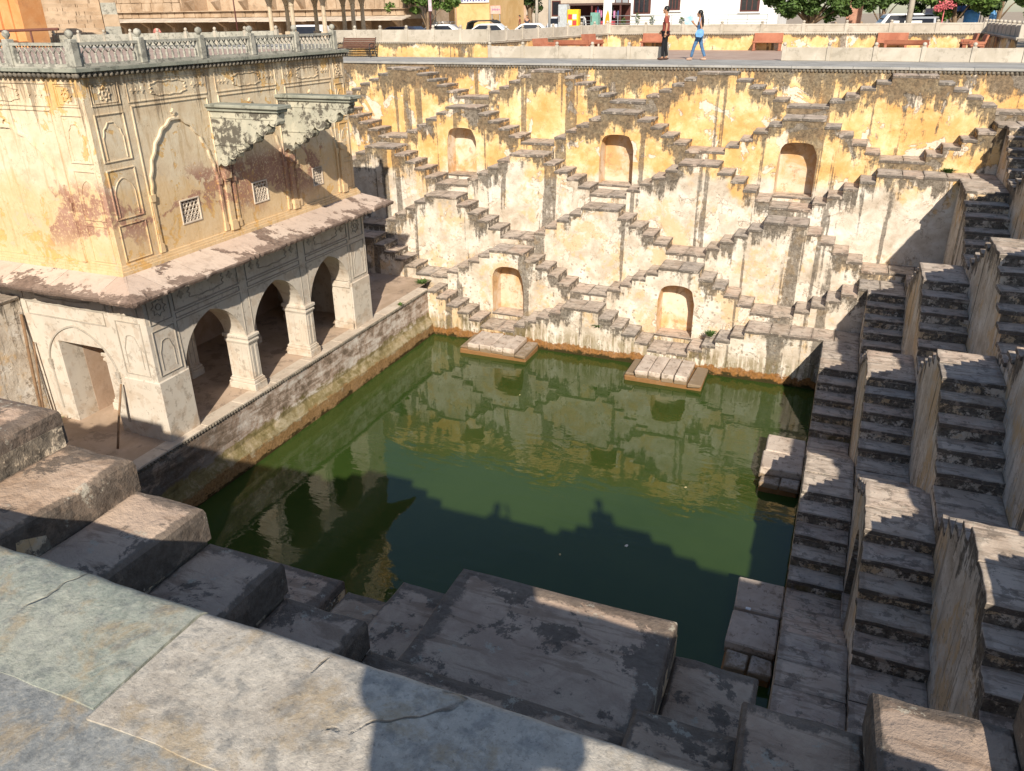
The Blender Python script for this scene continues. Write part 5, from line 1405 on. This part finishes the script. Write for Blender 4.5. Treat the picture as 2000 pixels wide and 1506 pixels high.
BARK = m_stone('bark', (.16, .11, .07), (.24, .17, .11), (.08, .06, .04), 3, .4)
def leaves(m, cs, n, size, rr, flat=.6):
    for i in range(n):
        c, r = rr.choice(cs); d = Vector((rr.gauss(0, 1), rr.gauss(0, 1), rr.gauss(0, 1))).normalized()*(rr.random()**.35); p = Vector(c)+Vector((d.x*r[0], d.y*r[1], d.z*r[2]))
        a = Vector((rr.gauss(0, 1), rr.gauss(0, 1), rr.gauss(0, flat))).normalized(); b = a.cross(Vector((rr.gauss(0, 1), rr.gauss(0, 1), rr.gauss(0, 1)))).normalized(); s = size*rr.uniform(.6, 1.3)
        m.raw([p-a*s, p+b*s*.45, p+a*s, p-b*s*.45], [(0, 1, 2, 3)])
def pot_plant(x, y, z, h, label, seed):
    rr = random.Random(seed); r_ = root('potted_plant', (x, y, z), label, 'potted plant')
    m = MB(); m.lathe([(.13, 0), (.18, .24), (.20, .25), (.20, .29), (.15, .29)], (x, y, z), 12); m.build('pot', POT, r_)
    m = MB(); leaves(m, [((x, y, z+.3+h*.5), (.22, .22, h*.5))], 170, .07, rr); m.tube([(x, y, z+.2), (x, y, z+.3+h*.5)], .015, 5); m.build('foliage', LEAF1, r_, recalc=False)
for i, (x, h, lb) in enumerate(((-11.6, .55, 'potted bush behind the metal railing below the first window'), (-10.5, .9, 'tall thin potted plant behind the metal railing below the wide window'), (-9.35, .75, 'trimmed potted shrub between the two windows of the white building'), (-7.1, .6, 'low potted shrub beside the pale blue poster'))):
    pot_plant(x, 36.3, .5, h, lb, i)
po_ = root('poster', (-6.55, 35.5, 0), 'pale blue and white poster fixed to the metal railing', 'poster')
m = MB(); m.box(-6.8, -6.2, 35.93, 35.96, .62, 1.40); m.build('sheet', m_plain('pale_blue_print', (.35, .60, .78), .6, .3, .35, 3), po_)
# shop stall
sh = root('shop_stall', (-14, 36, GZ), 'roadside shop stall with a dark awning and hanging goods', 'stall')
m = MB(); m.box(-17.0, -11.9, 36.7, 39.5, 2.25, 2.4); m.build('awning', m_plain('dark_awning', (.10, .06, .05)), sh)
for x in (-16.9, -14.3, -12.0): m = MB(); m.box(x-.06, x+.06, 36.75, 36.87, GZ, 2.3); m.build('post', FRAME, sh)
m = MB(); m.box(-17, -11.9, 39.4, 39.5, GZ, 2.3); m.build('back_panel', FRAME, sh)
gc = [m_plain('goods_%d' % i, c) for i, c in enumerate(((.45, .06, .08), (.08, .12, .30), (.50, .20, .35), (.06, .06, .06), (.55, .45, .30)))]
for i in range(14):
    m = MB(); x = -14.1+i*.15; z = 1.2+.5*rr.random(); m.cbox(x-.06, x+.06, 37.2, 37.3, z, z+.5, .02, .02, rnd=rr); m.build('hanging_item', rr.choice(gc), sh)
m = MB(); m.box(-14.2, -12.6, 37.0, 37.6, GZ, 1.15); m.build('counter', gc[0], sh)
def cabinet(name, x0, x1, y, z1, mat, label, cat, shelves=None):
    r_ = root(name, ((x0+x1)/2, y, GZ), label, cat); m = MB(); m.cbox(x0, x1, y, y+.6, GZ, z1, .03); m.build('body', mat, r_)
    if shelves:
        for i in range(shelves[0]):
            for j in range(shelves[1]):
                a = x0+.08+(x1-x0-.16)*i/shelves[0]; b = x0+.08+(x1-x0-.16)*(i+1)/shelves[0]-.05; c = z1-.25-(j+1)*.42; m = MB(); m.box(a, b, y-.02, y+.02, c, c+.34); m.build('shelf_window', shelves[2+((i+j) % 2)], r_)
    else:
        m = MB(); m.box(x0+.05, x1-.05, y-.025, y+.01, GZ+.9, z1-.06); m.build('door', mat, r_); m = MB(); m.box(x0+.09, x0+.13, y-.06, y-.02, 1.1, 1.5); m.build('handle', FRAME, r_)
cabinet('cabinet', -16.12, -15.42, 34, 2.30, m_plain('grey_cabinet_paint', (.42, .45, .47), .5), 'tall grey metal cabinet beside the yellow display cabinet', 'cabinet')
cabinet('display_cabinet', -15.38, -14.50, 34, 1.95, m_plain('yellow_paint', (.75, .50, .03), .5), 'bright yellow display cabinet with red and white packets', 'cabinet', (2, 3, m_plain('red_packet', (.5, .06, .05)), m_plain('white_packet', (.7, .66, .6))))
cabinet('cooler', -13.55, -12.95, 34, 1.72, m_plain('green_paint', (.16, .33, .28), .5), 'green drinks cooler beside the shop counter', 'cooler')
bn = root('banner', (-12.35, 34.5, GZ), 'upright white banner with an orange picture beside the shop', 'banner')
m = MB(); m.box(-12.68, -12.05, 34.48, 34.54, GZ, 2.6); m.build('sheet', WHITE, bn); m = MB(); m.prism([(-12.55, .9), (-12.15, .9), (-12.2, 1.5), (-12.32, 1.95), (-12.5, 1.4)], lambda u, z, d: (u, d, z), 34.46, 34.475); m.build('print', m_plain('orange_print', (.80, .30, .02)), bn)
# street poles
def spole(x, y, h, r, label, mat):
    m = MB(); m.tube([(x, y, GZ), (x, y, h*.5), (x, y, h)], [r, r*.85, r*.7], 10); m.lathe([(r*1.6, 0), (r*1.6, .25), (r*1.1, .3)], (x, y, GZ), 10); tag(m.build('street_pole', mat), label, 'pole')
spole(-16.9, 31.5, 7, .12, 'pale round street pole standing behind the white parked car', RAIL); spole(-15.9, 31.5, 7, .10, 'grey street pole beside the pale round pole', STEEL)
spole(7.9, 24, 7, .17, 'pale street pole among the trees on the right', RAIL); spole(-21.8, 24, 6, .06, 'thin pole with a coloured pennant in front of the tree', FRAME)
m = MB(); m.box(-21.86, -21.62, 23.90, 23.94, 1.9, 2.7); tag(m.build('pennant', m_plain('striped_pennant', (.55, .45, .5))), 'small pale pennant tied to the thin pole', 'pennant')
spole(-31.6, 16, 4, .05, 'thin dark twisted pole in front of the stone building', FRAME); spole(-22.2, 14, 4, .05, 'thin dark ornamental pole left of the tree', FRAME)
m = MB(); m.lathe([(.01, 0), (.22, 0), (.22, .07), (.01, .07)], (0, 0, 0), 16, axis='y'); o = m.build('round_sign', m_plain('faded_red', (.55, .20, .16))); tag(o, 'small faded red sign peeping over the slab railing', 'sign'); o.location = (-22.9, .45, 1.0); m = None

# ------------------------------------------------------------------ trees
def tree(x, y, z, h, tr, clumps, n, size, leaf, label, seed, group=None):
    rr = random.Random(seed); r_ = root('tree', (x, y, z), label, 'tree', group); m = MB()
    m.tube([(x, y, z-.1), (x+rr.uniform(-.1, .1), y, z+h*.35), (x+rr.uniform(-.2, .2), y, z+h*.75)], [tr*1.25, tr, tr*.55], 9)
    cs = []
    for (dx, dy, dz, r) in clumps:
        c = (x+dx, y+dy, z+dz); m.tube([(x, y, z+h*.35), (x+dx*.5, y+dy*.5, z+h*.35+(dz-h*.35)*.6), c], [tr*.45, tr*.28, tr*.08], 6)
        for q in range(5): cs.append(((c[0]+rr.gauss(0, r*.5), c[1]+rr.gauss(0, r*.5), c[2]+rr.gauss(0, r*.35)), (r*rr.uniform(.35, .6), r*rr.uniform(.35, .6), r*rr.uniform(.25, .45))))
    m.build('trunk', BARK, r_); m = MB(); leaves(m, cs, n, size, rr); m.build('crown', leaf, r_, recalc=False)
tree(-22.6, 25, GZ, 3.2, .12, [(-1.2, 0, 3.2, 1.1), (-.2, -.3, 2.9, 1.0), (.9, 0, 3.3, 1.0), (1.5, .2, 2.7, .7), (-.9, .3, 2.55, .7), (0, 0, 4.2, 1.2)], 5200, .13, LEAF2, 'bright green young tree in front of the ochre building', 5)
tree(2.6, 27, GZ, 3.4, .22, [(-2.4, 0, 2.9, 1.0), (-1.3, -.4, 2.6, 1.1), (0, -.6, 2.5, 1.1), (1.3, -.3, 2.6, 1.1), (2.4, .2, 2.9, 1.0), (-.8, .4, 3.4, 1.3), (.9, .4, 3.5, 1.3), (-2.0, .3, 3.7, 1.1), (2.0, .3, 3.8, 1.1), (0, 0, 4.6, 1.5), (-1.0, -.8, 2.1, .7), (1.9, -.6, 2.2, .7)], 13000, .15, LEAF1, 'wide dark green leafy tree beside the white building', 6)
tree(-25.4, 52, -.0, 4, .25, [(0, 0, 3.4, 1.6), (-1.4, 0, 4.2, 1.5), (1.2, 0, 4.4, 1.5), (0, 0, 5.4, 1.6)], 3600, .22, LEAF3, 'dark tree at the end of the street behind the pink sign board', 7)
G8 = 'trees beyond the courtyard on the right'
for i, (x, y, lf, lb) in enumerate(((6.6, 33, LEAF1, 'green tree left of the pale street pole'), (9.0, 36, LEAF1, 'green tree right behind the pale street pole'), (10.6, 30, LEAF2, 'tree with a bright green crown above the coloured stalls'), (13.2, 33, LEAF3, 'dark tree above the coloured stalls'), (15.2, 26, LEAF1, 'dense tree behind the courtyard corner'), (17.5, 30, LEAF3, 'dark tree farthest along the shaded end wall'))):
    tree(x, y, GZ, 3.2, .14, [(-1.3, 0, 2.7, 1.0), (0, -.3, 2.6, 1.0), (1.2, 0, 2.8, 1.0), (-.6, .2, 3.5, 1.2), (.8, .2, 3.6, 1.2), (0, 0, 4.4, 1.4)], 6200, .15, lf, lb, 20+i)
bt = root('brick_pier', (4.9, 30, GZ), 'brick pier with rubble wall under the trees', 'wall'); m = MB(); m.box(4.5, 5.4, 30, 30.5, GZ, 4)
m.build('pier', m_stone('brick', (.40, .20, .14), (.48, .27, .19), (.25, .14, .1), 3, .4), bt)
for i in range(26):
    m = MB(); x = 2.9+rr.random()*4.6; z = GZ+rr.random()*1.2; m.cbox(x-.2, x+.2, 30.6+rr.random()*.2, 31, z, z+.24, .04, .04, rnd=rr); m.build('rubble_stone', BLOCK, bt)
# stalls and drums at the right
for i, (x, z0, z1, w, c, nm, lb, ct) in enumerate(((11.6, 0.2, 1.62, .42, (.10, .30, .62), 'water_tank', 'round bright blue water tank under the dark trees', 'tank'), (12.75, .3, 1.5, .2, (.12, .30, .55), 'water_tank', 'narrow blue tank beside the bright blue water tank', 'tank'))):
    m = MB(); m.lathe([(w*.9, GZ), (w, GZ+.1), (w, z1-.2), (w*.7, z1-.05), (w*.25, z1), (w*.25, z1+.06), (.02, z1+.06)], (x, 31, 0), 18); tag(m.build(nm, m_plain('blue_plastic%d' % i, c, .45)), lb, ct)
def board(x0, x1, y, z0, z1, c, lb):
    r_ = root('sign_board', ((x0+x1)/2, y, GZ), lb, 'sign'); m = MB(); m.box(x0, x1, y-.03, y+.03, z0, z1); m.build('board', m_plain('board_paint', c), r_)
    for x in (x0+.06, x1-.06): m = MB(); m.box(x-.03, x+.03, y+.03, y+.09, GZ, z0+.1); m.build('post', STEEL, r_)
board(9.05, 9.55, 32.0, 1.30, 1.72, (.66, .52, .54), 'pale pink board on posts under the trees'); board(10.25, 10.6, 32.2, 1.28, 1.66, (.75, .48, .05), 'yellow board on posts under the trees')
board(7.1, 7.5, 26, .75, 1.08, (.8, .8, .78), 'small white board behind the courtyard railing'); board(7.75, 8.65, 25.5, .72, 1.08, (.8, .8, .78), 'wider white board behind the courtyard railing')
tr_ = root('market_stall', (11.2, 34, GZ), 'dark blue tarpaulin stall beside the blue tank', 'stall')
m = MB(); m.prism([(33, 1.5), (35, 1.8), (35, 1.86), (33, 1.56)], lambda u, z, d: (d, u, z), 10.6, 12.6); m.build('tarpaulin', m_plain('navy_tarpaulin', (.06, .10, .22)), tr_)
for x in (10.7, 12.5):
    for y in (33.1, 34.9): m = MB(); m.tube([(x, y, GZ), (x, y, 1.6)], .03, 6); m.build('post', STEEL, tr_)
m = MB(); m.box(10.8, 12.4, 33.6, 34.4, GZ, .8); m.build('counter', m_plain('stall_counter', (.16, .22, .34)), tr_)
fl = MB(); leaves(fl, [((10.0, 29, 1.9), (.5, .4, .3)), ((9.6, 29, 1.7), (.3, .3, .2))], 320, .08, random.Random(4)); fl.tube([(9.9, 29, GZ), (9.9, 29, 1.8)], .03, 6)
tag(fl.build('flowering_bush', m_plain('pink_flower', (.62, .16, .18)), recalc=False), 'pink flowering bush among the trees on the right', 'bush')

# ------------------------------------------------------------------ vehicles
TYRE = m_plain('tyre_rubber', (.02, .02, .02), .8); CHROME = m_plain('bright_metal', (.55, .55, .56), .25, .5, .05, 6, .9); LAMP = m_plain('lamp_glass', (.6, .55, .5), .15, .6)
def car(x, y, rz, paint, label, L=4.0, Wd=1.65, Hh=1.45, van=False, rack=False, z=GZ):
    r_ = root('parked_car', (0, 0, 0), label, 'car'); hw = Wd/2
    if van: side = [(-L/2, .35), (-L/2, .85), (-L/2+.15, .98), (-L/2+.55, 1.05), (-L/2+1.05, Hh-.05), (-L/2+1.3, Hh), (L/2-.15, Hh), (L/2-.02, Hh-.15), (L/2, .6), (L/2, .35)]
    else: side = [(-L/2, .35), (-L/2, .68), (-L/2+.12, .80), (-L/2+.95, .92), (-L/2+1.55, Hh-.06), (-L/2+1.85, Hh), (L/2-.95, Hh), (L/2-.35, .98), (L/2-.04, .88), (L/2, .6), (L/2, .35)]
    lv = [(-hw, .90), (-hw*.97, 1.0), (hw*.97, 1.0), (hw, .9)]; m = MB(); n = len(side); vs = []; rows = ((-1, .0), (-1, .06), (1, .06), (1, .0))
    for sg, ins in rows:
        for (u, zz) in side:
            tw = 1-.20*max(0, (zz-.9)/(Hh-.9)) ; cx = u*(1-.02 if ins == 0 else 1); vs.append((cx, sg*(hw*tw-ins), zz-(0.03 if ins == 0 and zz > .9 else 0)))
    fs = [tuple(range(n)), tuple(range(3*n, 4*n))]
    for k in range(3):
        for i in range(n): fs.append((k*n+i, k*n+(i+1) % n, (k+1)*n+(i+1) % n, (k+1)*n+i))
    m.raw(vs, fs); m.build('body', paint, r_)
    gz0, gz1 = .98, Hh-.10
    for sg in (-1, 1):
        m = MB(); xs = (-L/2+1.12, -L/2+1.72, L/2-1.0, L/2-.55) if not van else (-L/2+.75, -L/2+1.2, L/2-.3, L/2-.2)
        q = [(xs[0], gz0), (xs[3], gz0), (xs[2], gz1), (xs[1], gz1)]
        tw = lambda zz: hw*(1-.20*max(0, (zz-.9)/(Hh-.9)))
        m.raw([(u, sg*(tw(zz)+.004), zz) for u, zz in q]+[(u, sg*(tw(zz)-.03), zz) for u, zz in q], [(0, 1, 2, 3), (4, 5, 6, 7), (0, 1, 5, 4), (1, 2, 6, 5), (2, 3, 7, 6), (3, 0, 4, 7)]); m.build('side_window', GLASS, r_)
        m = MB(); m.cbox(-L/2+1.3, -L/2+1.42, sg*hw-(0 if sg > 0 else .16), sg*hw+(.16 if sg > 0 else 0), .95, 1.06, .02); m.build('mirror', paint, r_)
    for (xa, za, xb, zb) in (((-L/2+.98, .94, -L/2+1.52, Hh-.10) if not van else (-L/2+.58, 1.07, -L/2+1.02, Hh-.1)), ((L/2-.40, 1.0, L/2-.9, Hh-.08) if not van else (L/2+.005, 1.0, L/2-.01, Hh-.2))):
        m = MB(); dx = -.012 if xa < 0 else .012
        m.raw([(xa+dx, -hw*.82, za), (xa+dx, hw*.82, za), (xb+dx, hw*.70, zb), (xb+dx, -hw*.70, zb), (xa-dx*3, -hw*.82, za-.02), (xa-dx*3, hw*.82, za-.02), (xb-dx*3, hw*.70, zb-.02), (xb-dx*3, -hw*.70, zb-.02)], [(0, 1, 2, 3), (4, 5, 6, 7), (0, 1, 5, 4), (1, 2, 6, 5), (2, 3, 7, 6), (3, 0, 4, 7)]); m.build('windscreen', GLASS, r_)
    for sx in (-L/2+.75, L/2-.75):
        for sg in (-1, 1):
            m = MB(); m.lathe([(.18, -.1), (.31, -.09), (.32, 0), (.31, .09), (.18, .1)], (sx, sg*(hw-.08), .32), 18, axis='y'); w = m.build('wheel', TYRE, r_)
            m = MB(); m.lathe([(.02, -.105), (.17, -.105), (.19, -.06), (.19, .06), (.17, .105), (.02, .105)], (sx, sg*(hw-.08), .32), 14, axis='y'); m.build('rim', CHROME, w)
    for sg in (-1, 1):
        m = MB(); m.cbox(-L/2-.02, -L/2+.1, sg*hw*.75-.16, sg*hw*.75+.16, .60, .74, .02); m.build('headlight', LAMP, r_)
        m = MB(); m.cbox(L/2-.1, L/2+.02, sg*hw*.8-.1, sg*hw*.8+.1, .65, .85, .02); m.build('tail_light', SAND, r_)
    for u in (-L/2-.04, L/2-.08): m = MB(); m.cbox(u, u+.12, -hw*.95, hw*.95, .30, .50, .03); m.build('bumper', paint, r_)
    if rack:
        m = MB()
        for sg in (-1, 1): m.tube([(-.9, sg*.5, Hh+.14), (1.2, sg*.5, Hh+.14)], .022, 6)
        for i in range(5): m.tube([(-.9+i*.52, -.5, Hh+.14), (-.9+i*.52, .5, Hh+.14)], .018, 6); m.tube([(-.9+i*.52, -.5, Hh-.02), (-.9+i*.52, -.5, Hh+.15)], .018, 6); m.tube([(-.9+i*.52, .5, Hh-.02), (-.9+i*.52, .5, Hh+.15)], .018, 6)
        m.build('roof_rack', CHROME, r_)
    return put(r_, (x, y, z), rz)
WC = m_plain('white_car_paint', (.72, .73, .75), .3, .5, .04); BC = m_plain('dark_blue_car_paint', (.03, .035, .06), .25, .5); SC = m_plain('silver_car_paint', (.42, .44, .47), .3, .5, .05)
car(-16.9, 29.5, R(15), WC, 'white hatchback parked nearest the courtyard railing corner', 3.8, 1.6, 1.42)
car(-16.3, 36.0, R(70), WC, 'tall white van parked behind the white hatchback', 3.9, 1.65, 1.8, True)
car(-22.6, 26.5, R(8), WC, 'white car with a roof rack parked below the ochre building', 4.1, 1.65, 1.42, False, True)
car(-19.6, 28.2, R(10), WC, 'white car beside the black-roofed rickshaw', 4.0, 1.65, 1.42)
car(-19.8, 16.2, R(5), BC, 'dark blue car seen as a roof above the railing', 4.2, 1.7, 1.40)
car(-28.8, 19.5, R(3), WC, 'white car half hidden behind the stone kiosk', 4.3, 1.7, 1.50)
car(7.7, 31.5, R(12), WC, 'white car parked left of the pale street pole', 4.0, 1.65, 1.80, True); car(8.9, 28.5, R(80), SC, 'silver car parked right of the pale street pole', 4.1, 1.65, 1.62)
rk = root('auto_rickshaw', (0, 0, 0), 'auto rickshaw with a black canopy parked among the white cars', 'rickshaw')
m = MB(); m.prism([(-1.3, .3), (-1.35, .9), (-1.0, 1.0), (-.8, .5), (.2, .45), (.25, .95), (1.2, .95), (1.25, .3)], lambda u, z, d: (u, d, z), -.6, .6); m.build('body', m_plain('rickshaw_green', (.05, .16, .07), .4), rk)
m = MB(); m.prism([(-1.05, 1.0), (-.9, 1.5), (-.5, 1.64), (1.0, 1.66), (1.3, 1.5), (1.25, .95), (1.15, .95), (1.18, 1.42), (.95, 1.56), (-.5, 1.55), (-.82, 1.42), (-.97, 1.0)], lambda u, z, d: (u, d, z), -.64, .64); m.build('canopy', m_plain('black_canopy', (.03, .03, .033), .6), rk)
for sx, sy in ((-1.1, 0), (.8, -.55), (.8, .55)): m = MB(); m.lathe([(.1, -.06), (.22, -.05), (.22, .05), (.1, .06)], (sx, sy, .22), 14, axis='y'); m.build('wheel', TYRE, rk)
m = MB(); m.box(-.05, .9, -.5, .5, .45, .65); m.build('seat', BLK, rk)
put(rk, (-20.8, 30.2, GZ), R(4))
